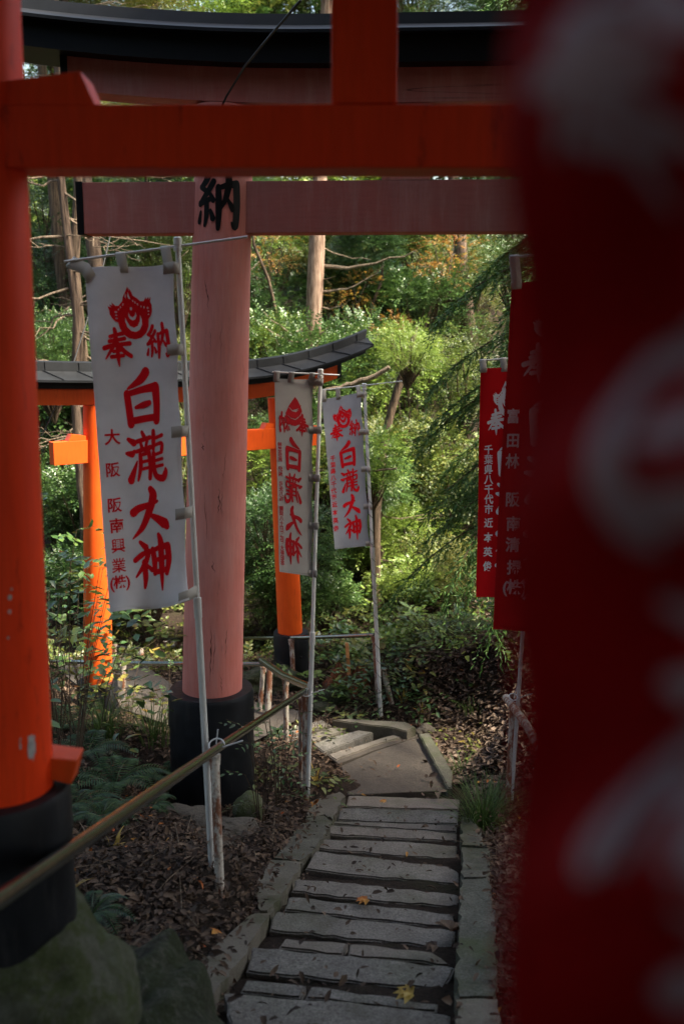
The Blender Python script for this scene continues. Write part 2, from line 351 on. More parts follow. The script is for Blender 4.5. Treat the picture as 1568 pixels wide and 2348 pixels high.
SL = [
 [(145, 937), (700, 975), (1140, 1037), (1150, 1190), (200, 1190)],
 [(245, 880), (505, 905), (480, 960), (215, 935)], [(530, 908), (1085, 985), (1080, 1020), (500, 962)],
 [(268, 735), (700, 775), (1160, 826), (1110, 922), (700, 888), (242, 843)],
 [(415, 697), (690, 720), (668, 770), (385, 738)], [(700, 722), (1060, 758), (1150, 820), (690, 772)],
 [(378, 578), (770, 618), (1160, 665), (1152, 745), (750, 705), (345, 662)],
 [(432, 515), (1150, 590), (1160, 655), (410, 573)],
 [(458, 437), (820, 465), (1175, 507), (1178, 563), (800, 533), (440, 492)],
 [(548, 313), (860, 350), (1130, 382), (1175, 405), (1177, 460), (1100, 455), (800, 428), (502, 392)],
 [(567, 262), (900, 270), (1170, 290), (1172, 352), (850, 330), (560, 302)],
 [(612, 199), (900, 215), (1168, 235), (1168, 272), (860, 258), (592, 238)],
 [(630, 182), (1168, 200), (1168, 230), (860, 212), (614, 196)],
 [(657, 124), (1175, 137), (1175, 195), (900, 190), (645, 178)],
 [(692, 70), (1183, 86), (1178, 131), (900, 126), (682, 117)]]
stair_tone = 0
pos_names = ['at the very bottom edge of the photo', 'short piece left of the crack in the lowest gap row', 'long piece right of the crack in the lowest gap row',
 'second wide step from the bottom of the photo', 'cracked filler slab, left piece, third row up', 'cracked filler slab, right piece, third row up',
 'third wide step from the bottom of the photo', 'narrow slab with a red leaf at its far edge', 'fourth wide step, beside the right kerb joint',
 'fifth wide step, notched at its right end', 'sixth wide step, bluish grey', 'thin sliver slab below the seventh step', 'thin sandy slab above the sliver slab',
 'second step below the landing', 'top tread touching the concrete landing']
for poly, pn in zip(SL, pos_names):
    px = [cr(*q) for q in poly]; pts = [onplane(*q) for q in px]
    z = sum(p.z for p in pts)/len(pts)+random.uniform(-.006, .006)
    pts = [onz(a, b, z) for a, b in px]
    me = rough_slab(pts, .11); o = link('stone_step', me, M['granite']); tag(o, 'grey granite tread, '+pn, 'step', 'stone treads of the stairs')
def V2(x, y): return (533+x*.32, 1380+y*.32)
for poly, lab in (([(752, 1729), (771, 1742), (872, 1704), (952, 1682), (908, 1682)], 'long diagonal granite tread next to the landing'),
             ([(716, 1703), (742, 1725), (869, 1674), (856, 1665)], 'second diagonal granite tread behind the landing'),
             ([(688, 1693), (711, 1703), (808, 1666), (789, 1657)], 'third diagonal granite tread behind the landing'),
             ([(598, 1708), (622, 1722), (705, 1697), (680, 1686)], 'diagonal granite tread behind the rusty rail post'),
             ([(640, 1676), (672, 1686), (760, 1662), (740, 1650)], 'diagonal granite tread farthest from the landing')):
    z = -3.425-.012*SL.index(SL[0]); me = rough_slab([onz(a, b, z) for a, b in poly], .1); o = link('stone_step', me, M['granite']); tag(o, lab, 'step', 'diagonal stone treads')
# ---------- kerbs ----------
def kerb(poly, lab, zoff=.045, z=None):
    if z is None:
        r = [ray(*q) for q in poly]; pts = [q*((-1.57+zoff)/(q.z+.266*q.y)) for q in r]
    else: pts = [onz(a, b, z) for a, b in poly]
    me = rough_slab(pts, .26, .012 if z is None else .005, .016 if z is None else .008); tag(link('kerb_stone', me, M['kerbstone']), lab, 'kerb', 'granite kerb stones')
kerb([(365, 2375), (455, 2375), (491, 2281), (569, 2172), (617, 2094), (585, 2094), (500, 2162), (430, 2240)], 'long mossy kerb stone at the bottom left of the stairs')
kerb([(619, 2090), (688, 1991), (690, 1976), (622, 1972), (587, 2027), (588, 2090)], 'left kerb stone in the middle of the flight')
kerb([(692, 1974), (730, 1933), (760, 1887), (742, 1870), (700, 1878), (628, 1968)], 'left kerb stone nearer the landing')
kerb([(762, 1884), (790, 1824), (778, 1815), (716, 1838), (702, 1874), (744, 1867)], 'uppermost left kerb stone beside the landing')
kerb([(1041, 2375), (1044, 2292), (1140, 2292), (1146, 2375)], 'right kerb stone cut off by the bottom edge', .05)
kerb([(1044, 2289), (1052, 2150), (1056, 2016), (1120, 2014), (1135, 2118), (1140, 2289)], 'longest right kerb stone', .05)
kerb([(1057, 2013), (1058, 1942), (1118, 1945), (1120, 2011)], 'short mossy right kerb stone', .05)
kerb([(1058, 1939), (1058, 1872), (1084, 1877), (1112, 1926), (1116, 1942)], 'right kerb stone half buried in leaves', .04)
kerb([(960, 1682), (983, 1680), (1037, 1768), (1036, 1806), (1026, 1806)], 'slanting kerb stone right of the landing', z=-3.38)
kerb([(762, 1650), (800, 1648), (930, 1655), (953, 1667), (933, 1677), (900, 1668), (800, 1656)], 'raised kerb stone behind the diagonal treads', z=-3.36)
# ---------- brush glyphs: strokes as (points, width) in a unit box ----------
GL = {
'白': [([(.60,1.0),(.45,.86),(.12,.70)],(.15,.13,.03)), ([(.10,.60),(.13,.30),(.16,.02)],(.12,.12,.13)), ([(.12,.60),(.50,.67),(.84,.70)],(.08,.10,.14)),
       ([(.84,.68),(.85,.35),(.82,.04)],(.15,.13,.12)), ([(.30,.33),(.50,.37),(.66,.40)],(.05,.10,.08)), ([(.15,.07),(.5,.10),(.84,.11)],(.10,.10,.10))],
'大': [([(.08,.52),(.22,.60),(.50,.66),(.72,.72)],(.14,.12,.09,.05)), ([(.56,1.0),(.62,.84),(.48,.50),(.28,.18),(.02,-.04)],(.10,.15,.13,.10,.02)), ([(.46,.46),(.66,.36),(.88,.22),(.95,.14)],(.04,.11,.17,.10))],
'神': [([(.20,.92),(.34,.80)],(.06,.11)), ([(.04,.56),(.22,.66),(.42,.74)],(.08,.09,.05)), ([(.42,.72),(.30,.50),(.04,.22)],(.08,.10,.03)), ([(.28,.50),(.28,.20),(.24,.0)],(.11,.10,.05)),
       ([(.34,.44),(.46,.34)],(.05,.08)), ([(.52,.74),(.55,.50),(.54,.26)],(.10,.11,.08)), ([(.52,.72),(.74,.78),(.94,.78)],(.07,.08,.12)), ([(.94,.76),(.96,.50),(.88,.24)],(.13,.12,.09)),
       ([(.56,.52),(.92,.56)],(.07,.07)), ([(.54,.28),(.90,.31)],(.08,.08)), ([(.70,1.04),(.75,.85),(.74,.40),(.72,-.08)],(.06,.12,.12,.03))],
'瀧': [([(.06,.88),(.20,.80)],(.06,.11)), ([(.0,.60),(.14,.58),(.20,.64)],(.05,.11,.04)), ([(.08,.06),(.16,.22),(.26,.42)],(.13,.09,.03)),
       ([(.42,1.0),(.47,.90)],(.06,.08)), ([(.28,.82),(.62,.88)],(.07,.07)), ([(.37,.80),(.40,.69)],(.05,.07)), ([(.55,.84),(.50,.70)],(.06,.05)), ([(.25,.62),(.62,.68)],(.06,.08)),
       ([(.35,.56),(.34,.30),(.26,.04)],(.07,.08,.04)), ([(.35,.54),(.58,.58)],(.05,.07)), ([(.58,.56),(.60,.30),(.57,.06)],(.08,.08,.07)), ([(.37,.40),(.57,.42)],(.05,.05)), ([(.36,.26),(.57,.28)],(.05,.05)),
       ([(.72,1.0),(.71,.80),(.70,.64)],(.07,.08,.06)), ([(.71,.84),(.94,.90)],(.05,.06)), ([(.70,.70),(.92,.74),(.92,.60)],(.05,.06,.07)), ([(.70,.56),(.69,.30),(.74,.10),(.92,.04),(1.0,.16),(1.0,.24)],(.07,.08,.09,.11,.09,.03)),
       ([(.72,.52),(.92,.56)],(.05,.05)), ([(.72,.40),(.93,.43)],(.05,.05)), ([(.72,.28),(.93,.30)],(.05,.05))],
'奉': [([(.26,.80),(.52,.86),(.72,.90)],(.09,.08,.10)), ([(.22,.66),(.50,.70),(.78,.75)],(.09,.08,.09)), ([(.02,.46),(.30,.53),(.60,.57),(.96,.60)],(.11,.10,.09,.10)),
       ([(.44,1.02),(.46,.80),(.38,.56),(.05,.14)],(.10,.12,.11,.03)), ([(.54,.60),(.72,.38),(.98,.22)],(.08,.11,.10)), ([(.34,.36),(.66,.40)],(.08,.07)), ([(.26,.20),(.70,.24)],(.09,.08)), ([(.50,.50),(.50,.20),(.52,-.08)],(.10,.11,.03))],
'納': [([(.32,1.0),(.24,.86),(.12,.76)],(.10,.10,.07)), ([(.10,.76),(.22,.70),(.30,.66)],(.07,.07,.05)), ([(.42,.84),(.28,.66),(.08,.48)],(.09,.09,.06)), ([(.08,.47),(.40,.55)],(.09,.06)), ([(.34,.64),(.42,.52)],(.05,.08)),
       ([(.26,.50),(.26,.25),(.22,.08)],(.09,.09,.05)), ([(.10,.32),(.06,.16)],(.05,.09)), ([(.36,.34),(.42,.20)],(.05,.09)),
       ([(.53,.74),(.55,.40),(.54,.02)],(.09,.11,.07)), ([(.52,.72),(.74,.78),(.94,.80)],(.06,.08,.11)), ([(.94,.78),(.96,.40),(.93,.06),(.84,.12)],(.12,.12,.11,.03)), ([(.74,1.04),(.76,.80),(.70,.55),(.58,.34)],(.10,.11,.09,.03)), ([(.74,.54),(.82,.42),(.86,.36)],(.04,.08,.08))],
}
def stroke_polys(ch):
    res = []
    for pts, ws in GL[ch]:
        n = len(pts); P2 = [Vector(p) for p in pts]
        S = []; W = []
        for i in range(n-1):                                    # Catmull-Rom so the strokes bend like a brush
            p0 = P2[max(i-1, 0)]; p1 = P2[i]; p2 = P2[i+1]; p3 = P2[min(i+2, n-1)]
            for j in range(6):
                t = j/6; S.append(.5*((2*p1)+(p2-p0)*t+(2*p0-5*p1+4*p2-p3)*t*t+(3*p1-p0-3*p2+p3)*t**3)); W.append(ws[i]*(1-t)+ws[i+1]*t)
        S.append(P2[-1]); W.append(ws[-1])
        L = []; R = []
        for i, p in enumerate(S):
            d = (S[min(i+1, len(S)-1)]-S[max(i-1, 0)]).normalized(); q = Vector((-d.y, d.x)); k = W[i]*.70
            L.append(p+q*k); R.append(p-q*k)
        def cap(c, d, r, k=4):
            a0 = math.atan2(d.y, d.x); return [c+Vector((math.cos(a0+math.pi*(.5-(j+1)/(k+1))), math.sin(a0+math.pi*(.5-(j+1)/(k+1)))))*r for j in range(k)]
        e = (S[-1]-S[-2]).normalized(); b = (S[0]-S[1]).normalized()
        res.append((L, R, cap(S[-1], e, W[-1]*.70), cap(S[0], b, W[0]*.70)))
    return res
class Flat:
    """flat drawing (x, y, lift) that is cut along the cloth grid and then laid on the surface"""
    def __init__(s, fmap, gx=28, gy=84): s.mb = MB(); s.f = fmap; s.gx = gx; s.gy = gy
    def add(s, v, f): s.mb.add(v, f)
    def build(s, name, m, parent):
        me = bpy.data.meshes.new(name); me.from_pydata(s.mb.v, [], s.mb.f); bm = bmesh.new(); bm.from_mesh(me)
        xs = [v.co.x for v in bm.verts]; ys = [v.co.y for v in bm.verts]
        for i in range(math.ceil(min(xs)*s.gx), math.floor(max(xs)*s.gx)+1):
            bmesh.ops.bisect_plane(bm, geom=bm.verts[:]+bm.edges[:]+bm.faces[:], plane_co=(i/s.gx, 0, 0), plane_no=(1, 0, 0))
        for i in range(math.ceil(min(ys)*s.gy), math.floor(max(ys)*s.gy)+1):
            bmesh.ops.bisect_plane(bm, geom=bm.verts[:]+bm.edges[:]+bm.faces[:], plane_co=(0, i/s.gy, 0), plane_no=(0, 1, 0))
        for v in bm.verts: v.co = s.f(v.co.x, v.co.y, v.co.z)
        bm.to_mesh(me); bm.free(); return link(name, me, m, parent)
FLATMAP = lambda x, y, z: (x, y, z)
def brush(mb, ch, fmap, x0, y0, sx, sy, off=.0022):
    """lay one brush character on a surface; fmap(x, y, lift) -> 3D point"""
    for k, (L, R, c1, c0) in enumerate(stroke_polys(ch)):
        lift = off+k*.00012
        f = lambda p: fmap(x0+p.x*sx, y0+p.y*sy, lift)
        n = len(L); vs = [f(p) for p in L]+[f(p) for p in R]; fs = [(i, i+1, n+i+1, n+i) for i in range(n-1)]
        b = len(vs); vs += [f(p) for p in c1]; fs.append(tuple([n-1]+list(range(b, b+len(c1)))+[2*n-1]))
        b = len(vs); vs += [f(p) for p in c0]; fs.append(tuple([n]+list(range(b, b+len(c0)))+[0]))
        mb.add(vs, fs)
def font_mesh(ch, weight=.02):
    c = bpy.data.curves.new('glyph', 'FONT'); c.body = ch; c.offset = weight; c.resolution_u = 3; c.align_x = 'CENTER'
    o = bpy.data.objects.new('glyph', c); COL.objects.link(o); dg = bpy.context.evaluated_depsgraph_get()
    me = bpy.data.meshes.new_from_object(o.evaluated_get(dg)); v = [x.co.copy() for x in me.vertices]; f = [tuple(p.vertices) for p in me.polygons]
    bpy.data.objects.remove(o); bpy.data.meshes.remove(me); bpy.data.curves.remove(c); return v, f
def _unused_text(mb, ch, fmap, cx, cy, size, off=.0012, squeeze=1):
    v, f = font_mesh(ch)
    if not v: return
    ys = [p.y for p in v]; xs = [p.x for p in v]; mx = (max(xs)+min(xs))/2; my = .38
    mb.add([fmap(cx+(p.x-mx)*size*squeeze, cy+(p.y-my)*size, off) for p in v], f)

# ---------- torii gates ----------
def sweep(mb, prof, org, X, N, s0, s1, sag, seg=40, tilt=0.0):
    """prof: (across, z) polygon; N horizontal normal pointing away from the camera"""
    n = len(prof); vs = []; zm = min(p[1] for p in prof)
    for i in range(seg+1):
        s = s0+(s1-s0)*i/seg; dz = sag(s)
        for a, z in prof:
            e = 0
            if tilt: e = tilt*(z-zm)*(2*i/seg-1)**3
            vs.append(org+X*(s+e)+N*a+Vector((0, 0, z+dz)))
    fs = [tuple(range(n)), tuple(seg*n+k for k in range(n))]
    for i in range(seg):
        for k in range(n): fs.append((i*n+k, i*n+(k+1) % n, (i+1)*n+(k+1) % n, (i+1)*n+k))
    mb.add(vs, fs)
def torii(loc, X, half, r0, r1, lean, zb, zs, znuki, nuki_t, nuki_ext, zl, lint_t, lint_ext, kas, roof_ext, sori, strut_w, red, beam, label, seam=False, base_r=1.4, left_sori=None, zb2=None, chars=None, wedge=(.26, .075), endcap=False):
    """loc: centre on the ground; zb base-bottom of left/right post, zs: sleeve top"""
    X = X.normalized(); N = Vector((-X.y, X.x, 0)); org = Vector((loc[0], loc[1], 0)); Z = Vector((0, 0, 1))
    root = thing('torii_gate', Vector((loc[0], loc[1], min(zb))), label, 'torii gate')
    sg = lambda s: sori*max(0, abs(s)-half*.35)**2
    if left_sori is not None: sg = lambda s: (sori if s > 0 else left_sori)*max(0, abs(s)-half*.35)**2
    posts = []
    for k, S in enumerate((-1, 1)):
        p0 = org+X*(S*half)+Z*zs[k]; p1 = org+X*(S*(half-lean))+Z*zl[0]
        mb = MB(); mb.tube([p0-Z*.1, p0, p0.lerp(p1, .5), p1], [r0, r0, (r0+r1)/2, r1], 48)
        po = mb.build('pillar', red, root, smooth=True); posts.append((po, p0, p1))
        c = org+X*(S*(half+.01)); rb = r0*base_r; mb = MB(); zz = zb[k]
        hh = zs[k]-zz
        mb.tube([c+Z*zz, c+Z*(zz+hh*.70), c+Z*(zz+hh*.702), c+Z*(zz+hh*.965), c+Z*zs[k]], [rb*1.0, rb*.985, rb*1.008, rb*1.0, rb*.965], 48)
        mb.tube([c+Z*(zz+hh*.60)-N*(rb-.01), c+Z*(zz+hh*.60)-N*(rb+.012)], [.014, .008], 10)
        mb.build('pillar_base', M['black_base'], po, smooth=True)
    z0, z1 = znuki; t = nuki_t
    mb = MB(); e = half+nuki_ext; cap = .02*(e) if endcap else 0
    mb.box(org+Z*((z0+z1)/2), 2*e-2*cap, 2*t, z1-z0, X, N, Z); bo = mb.build('tie_beam', beam, root, bevel=.004)
    if endcap:
        for S in (-1, 1):
            mb = MB(); mb.box(org+Z*((z0+z1)/2)+X*S*(e-cap/2+.0), cap, 2*t+.012, z1-z0+.012, X, N, Z); mb.build('end_cap', M['ink'], bo)
    wl, wh = wedge
    for S in (-1, 1):
        for q in (-1, 1):
            rr = r1*.96; a = S*half-S*lean*.6+q*(rr*.8); b = a+q*(wl); mb = MB()
            prof = [(a, z1+.002), (b+q*.03, z1+.002), (b, z1+wh), (a, z1+wh*.68)]
            mb.add([org+X*s+N*(y)+Z*z for y in (-t*.86, t*.86) for s, z in prof], [(0, 1, 2, 3), (7, 6, 5, 4), (0, 4, 5, 1), (1, 5, 6, 2), (2, 6, 7, 3), (3, 7, 4, 0)])
            mb.build('wedge', red, bo)
    mb = MB(); mb.box(org+Z*((z1+zl[0])/2+.003), strut_w, 2*t*.9, zl[0]-z1, X, N, Z); mb.build('strut', red, root, bevel=.003)
    # lintel under the roof beam
    mb = MB(); sweep(mb, [(-lint_t, zl[0]), (lint_t, zl[0]), (lint_t, zl[1]), (-lint_t, zl[1])], org, X, N, -lint_ext, lint_ext, sg, tilt=.15); lo = mb.build('under_lintel', beam, root, smooth=True)
    for S in (-1, 1):
        mb = MB(); sweep(mb, [(-lint_t-.006, zl[0]-.006), (lint_t+.006, zl[0]-.006), (lint_t+.006, zl[1]-.002), (-lint_t-.006, zl[1]-.002)], org, X, N, S*lint_ext, S*(lint_ext+.045), sg, seg=2)
        mb.build('end_cap', M['ink'], lo)
    kt, kz, ro, rz, rg, rgz = kas   # face half-width, face top, eave half-width, ridge foot z, ridge half-width, ridge top
    mb = MB(); sweep(mb, [(-kt, zl[1]+.001), (kt, zl[1]+.001), (kt, kz), (-kt, kz)], org, X, N, -roof_ext*.985, roof_ext*.985, sg, tilt=.3); ko = mb.build('top_lintel', M['ink'], root, smooth=True)
    mb = MB(); sweep(mb, [(-ro, kz-.012), (0, kz-.002), (ro, kz-.012), (ro, kz+.008), (rg, rz), (-rg, rz), (-ro, kz+.008)], org, X, N, -roof_ext, roof_ext, sg, tilt=.35)
    rf = mb.build('roof', M['black_metal'], root, smooth=True)
    mb = MB(); sweep(mb, [(-rg-.004, rz-.01), (rg+.004, rz-.01), (rg*.9, rgz), (0, rgz+.012), (-rg*.9, rgz)], org, X, N, -roof_ext*1.005, roof_ext*1.005, sg, tilt=.35)
    mb.build('ridge_cap', M['black_metal'], rf, smooth=True)
    if seam:
        mb = MB(); k = int(roof_ext/.30)
        for i in range(-k, k+1):
            s = i*.30+.08; dz = sg(s); a = .10
            u = org+X*(s+a)-N*(ro+.002)+Z*(kz+.012+sg(s+a)); v = org+X*(s-.02)-N*(rg+.004)+Z*(rz+.004+sg(s-.02)); mb.tube([u, v], .006, 6)
            u = org+X*(s)-N*(rg+.006)+Z*(rz+dz); v = org+X*(s)-N*(rg*.9+.005)+Z*(rgz+dz); mb.tube([u, v], .004, 6)
        mb.build('seam', M['black_metal'], rf)
    return root, posts, X, N
def pillar_char(post, ch, X, N, ang, zc, size, wid):
    po, p0, p1 = post; tt = (zc-p0.z)/(p1.z-p0.z); r = None
    def fm(x, y, lift):
        z = zc+y; k = (z-p0.z)/(p1.z-p0.z); c = p0.lerp(p1, k); rr = POSTR[0]+(POSTR[1]-POSTR[0])*k+lift
        a = ang+x/rr; return c+X*(math.sin(a)*rr)-N*(math.cos(a)*rr)
    mb = MB(); brush(mb, ch, fm, -wid/2, -size/2, wid, size, .0025); mb.build('lettering', M['ink'], po)

# near gate
X1 = Vector((1, 0, 0)); Y1 = 2.43
t1, posts, X, N = torii((.05, Y1), X1, .93, .125, .117, .03, (-1.60, -2.15), (-1.155, -1.155), (.377, .514), .07, .22, (.86, 1.0), .085, 1.3,
    (.12, 1.12, .17, 1.17, .06, 1.25), 1.6, .03, .148, M['red_near'], M['red_near'], 'nearest torii gate in deep red, its pillar filling the left edge of the photo', wedge=(.185, .072), base_r=1.42)
POSTR = (.125, .117)
pillar_char(posts[0], '奉', X, N, -.60, .415, .15, .13)
M['block'] = mat_paint('vermilion_block_paint', (.60, .06, .008), (.66, .075, .01), .5)
# side block beside the foot of the near pillar
mb = MB(); c = onz(150, 1738, -1.10); Xb = Vector((.96, -.28, 0)); Yb = Vector((.28, .96, 0))
mb.add([Vector((-.80, 2.52, -1.072)), Vector((-.80, 2.43, -1.072)), Vector((-.685, 2.43, -1.082)), Vector((-.685, 2.50, -1.078)),
        Vector((-.80, 2.52, -1.13)), Vector((-.80, 2.43, -1.125)), Vector((-.705, 2.43, -1.150)), Vector((-.705, 2.50, -1.15))],
       [(0, 1, 2, 3), (4, 5, 6, 7), (0, 1, 5, 4), (1, 2, 6, 5), (2, 3, 7, 6), (3, 0, 4, 7)])
mb.build('wooden_block', M['block'], t1, bevel=.004)
# white wear on the near pillar
def patch(post, X, N, ang, zc, pts, m):
    po, p0, p1 = post; mb = MB(); V = []
    for x, y in pts:
        z = zc+y; k = (z-p0.z)/(p1.z-p0.z); c = p0.lerp(p1, k); rr = POSTR[0]+(POSTR[1]-POSTR[0])*k+.0015; a = ang+x/rr
        V.append(c+X*(math.sin(a)*rr)-N*(math.cos(a)*rr))
    mb.add(V, [tuple(range(len(V)))]); mb.build('worn_patch', m, po)
M['wear'] = mat_simple('bare_primer', (.40, .37, .36), .8, n=60, var=.4)
patch(posts[0], X, N, .93, -1.01, [(-.010, -.03), (-.004, -.034), (0, -.028), (.004, -.045), (.007, -.026), (.012, -.022), (.013, .0), (.011, .01), (.013, .026), (.006, .022), (.004, .03), (-.002, .026), (-.009, .030), (-.008, .012), (-.011, .0)], M['wear'])
patch(posts[0], X, N, .70, -1.0, [(-.003, -.012), (.002, -.008), (0, .012), (.003, .022), (-.002, .018), (-.003, 0)], M['wear'])
for a, z, s in ((.62, -.62, .006), (.60, -.655, .0045), (.55, -.72, .003), (.66, -.60, .003)):
    patch(posts[0], X, N, a, z, [(s*math.cos(q), s*1.3*math.sin(q)) for q in (0, .9, 1.8, 2.7, 3.8, 5)], M['wear'])

# pink gate
a2 = math.radians(-3.0); X2 = Vector((math.cos(a2), math.sin(a2), 0)); lp = Vector((-.925, 6.79, 0)); half2 = 1.34; c2 = lp+X2*half2
t2, posts2, X, N = torii((c2.x, c2.y), X2, half2, .212, .186, .17, (-3.34, -3.2), (-2.475, -2.475), (.662, .985), .09, .80, (1.45, 1.655), .12, 2.15,
    (.24, 1.825, .31, 1.895, .17, 1.965), 2.75, .035, .31, M['pink'], M['pink_beam'], 'large weathered pink torii gate with a thick pillar in the middle of the photo', base_r=1.43, endcap=True, wedge=(.0, .0))
for o in list(bpy.data.objects):
    if o.name.startswith('wedge') and o.parent and o.parent.parent == t2: bpy.data.objects.remove(o)
POSTR = (.212, .186)
pillar_char(posts2[0], '納', X, N, -.03, .85, .35, .29)
def crack(post, X, N, ang, z0, z1, wd, seed):
    rnd = random.Random(seed); po, p0, p1 = post; mb = MB(); n = 14; L = []; R = []; x = 0
    for i in range(n+1):
        z = z0+(z1-z0)*i/n; k = (z-p0.z)/(p1.z-p0.z); c = p0.lerp(p1, k); rr = POSTR[0]+(POSTR[1]-POSTR[0])*k+.0012
        x += rnd.uniform(-1, 1)*.006; ww = wd*rnd.uniform(.2, 1)*math.sin(math.pi*min(max(i/n, .04), .96))
        for q, s in ((L, -1), (R, 1)):
            a = ang+(x+s*ww)/rr; q.append(c+X*(math.sin(a)*rr)-N*(math.cos(a)*rr))
    mb.add(L+R, [(i, i+1, n+2+i, n+1+i) for i in range(n)]); mb.build('paint_crack', M['crack'], po)
M['crack'] = mat_simple('cracked_wood', (.10, .03, .025), .9, n=50)
for a, z0, z1, wd, sd in ((.10, -2.35, -1.95, .006, 1), (.16, -2.3, -1.98, .003, 2), (-.15, -2.42, -2.15, .003, 3), (.62, -2.2, -1.95, .003, 4), (.22, -1.17, -1.0, .006, 5), (.36, -1.2, -1.02, .003, 6),
                          (.18, -1.58, -1.5, .006, 7), (-.22, .18, .36, .005, 8), (-.1, -.1, .05, .002, 9), (.35, -1.0, -.75, .002, 10), (-.32, -.75, -.70, .008, 11), (-.1, -1.4, -1.0, .002, 12), (.25, -.2, .1, .0015, 13), (.5, -2.45, -2.3, .003, 14), (-.4, -2.2, -2.0, .002, 15)):
    crack(posts2[0], X, N, a, z0, z1, wd, sd)

# far orange gate
pl = Vector((-2.25, 8.79, 0)); pr = Vector((-.54, 10.03, 0)); X3 = (pr-pl).normalized(); c3 = (pl+pr)/2; half3 = (pr-pl).length/2
t3, posts3, X, N = torii((c3.x, c3.y), X3, half3, .128, .118, .10, (-3.75, -3.62), (-3.13, -3.04), (-1.10, -.90), .055, .33, (-.60, -.46), .065, 1.62,
    (.10, -.39, .20, -.31, .045, -.235), 1.98, .115, .13, M['red_far'], M['red_far'], 'bright orange torii gate with black seamed roof beyond the pink pillar', seam=True, left_sori=.02, base_r=1.45, wedge=(.13, .06))
POSTR = (.128, .118)
pillar_char(posts3[0], '納', X, N, .42, -.93, .19, .15)
# ---------- banners ----------
M['shaded_white_ink'] = mat_simple('shaded_white_print', (.36, .25, .28), .85, n=5, bs=0, var=.3, spec=.1)  # white print darkened in colour to stand in for shade on the banner
EMB = [(825,1112),(800,1165),(775,1210),(768,1245),(750,1265),(728,1290),(700,1290),(665,1258),(672,1290),(640,1275),(660,1305),(625,1293),(640,1330),(640,1365),(660,1400),(690,1430),(715,1438),(725,1490),(760,1550),(810,1583),(870,1592),(930,1580),(985,1535),(1010,1480),(1015,1410),(1040,1385),(1055,1340),(1055,1285),(1040,1255),(1052,1212),(1025,1235),(1028,1208),(1000,1232),(1000,1208),(975,1245),(940,1245),(905,1215),(870,1195),(860,1165),(838,1125),(840,1160)]
def ell(cx, cy, a, b, rot=0, n=8): return [(cx+a*math.cos(t)*math.cos(rot)-b*math.sin(t)*math.sin(rot), cy+a*math.cos(t)*math.sin(rot)+b*math.sin(t)*math.cos(rot)) for t in [2*math.pi*i/n for i in range(n)]]
EMH = [[(785,1395),(782,1430),(800,1480),(835,1515),(880,1525),(920,1505),(945,1460),(945,1410),(930,1372),(925,1425),(900,1470),(862,1487),(825,1470),(800,1430)],
       [(820,1345),(815,1375),(828,1405),(856,1420),(882,1408),(896,1375),(886,1342),(880,1372),(856,1392),(832,1378)], ell(846,1313,12,16),
       ell(700,1345,14,9), ell(702,1374,11,6), ell(703,1402,12,6), ell(1012,1310,9,11), ell(1018,1341,9,6), ell(1017,1370,8,5), ell(727,1322,6,10,.3), ell(747,1300,6,11), ell(771,1276,6,12,.3), ell(868,1242,6,11,-.3), ell(889,1256,6,12,-.3), ell(913,1273,6,12,-.3), ell(946,1294,5,9), ell(975,1302,7,12),
       [(826,1160),(817,1195),(828,1222),(848,1228),(838,1200)], [(800,1172),(793,1205),(803,1222),(806,1195)]]
DROP = [(520,512),(500,540),(478,590),(462,640),(458,690),(470,745),(492,780),(520,795),(555,790),(582,765),(598,715),(598,660),(575,600),(545,550)]
DRH = [[(464,655),(480,690),(520,727),(560,715),(596,680),(596,688),(560,724),(520,736),(478,702),(462,665)], [(472,588),(488,622),(515,650),(545,642),(572,612),(575,618),(547,652),(515,660),(484,632),(469,597)]]
def shape2d(loops):
    c = bpy.data.curves.new('s', 'CURVE'); c.dimensions = '2D'; c.fill_mode = 'BOTH'
    for lp in loops:
        sp = c.splines.new('POLY'); sp.points.add(len(lp)-1); sp.use_cyclic_u = True
        for q, p in zip(sp.points, lp): q.co = (p[0], -p[1], 0, 1)
    o = bpy.data.objects.new('s', c); COL.objects.link(o); dg = bpy.context.evaluated_depsgraph_get()
    me = bpy.data.meshes.new_from_object(o.evaluated_get(dg)); v = [x.co.copy() for x in me.vertices]; f = [tuple(p.vertices) for p in me.polygons]
    bpy.data.objects.remove(o); bpy.data.curves.remove(c); return v, f
def emblem(mb, kind, fmap, cx, cy, wd, ht):
    v, f = shape2d([EMB]+EMH if kind == 'flame' else [DROP]+DRH)
    xs = [p.x for p in v]; ys = [p.y for p in v]; w0 = max(xs)-min(xs); h0 = max(ys)-min(ys); mx = (max(xs)+min(xs))/2; my = (max(ys)+min(ys))/2
    mb.add([fmap(cx+(p.x-mx)/w0*wd, cy+(p.y-my)/h0*ht, .0022) for p in v], f)

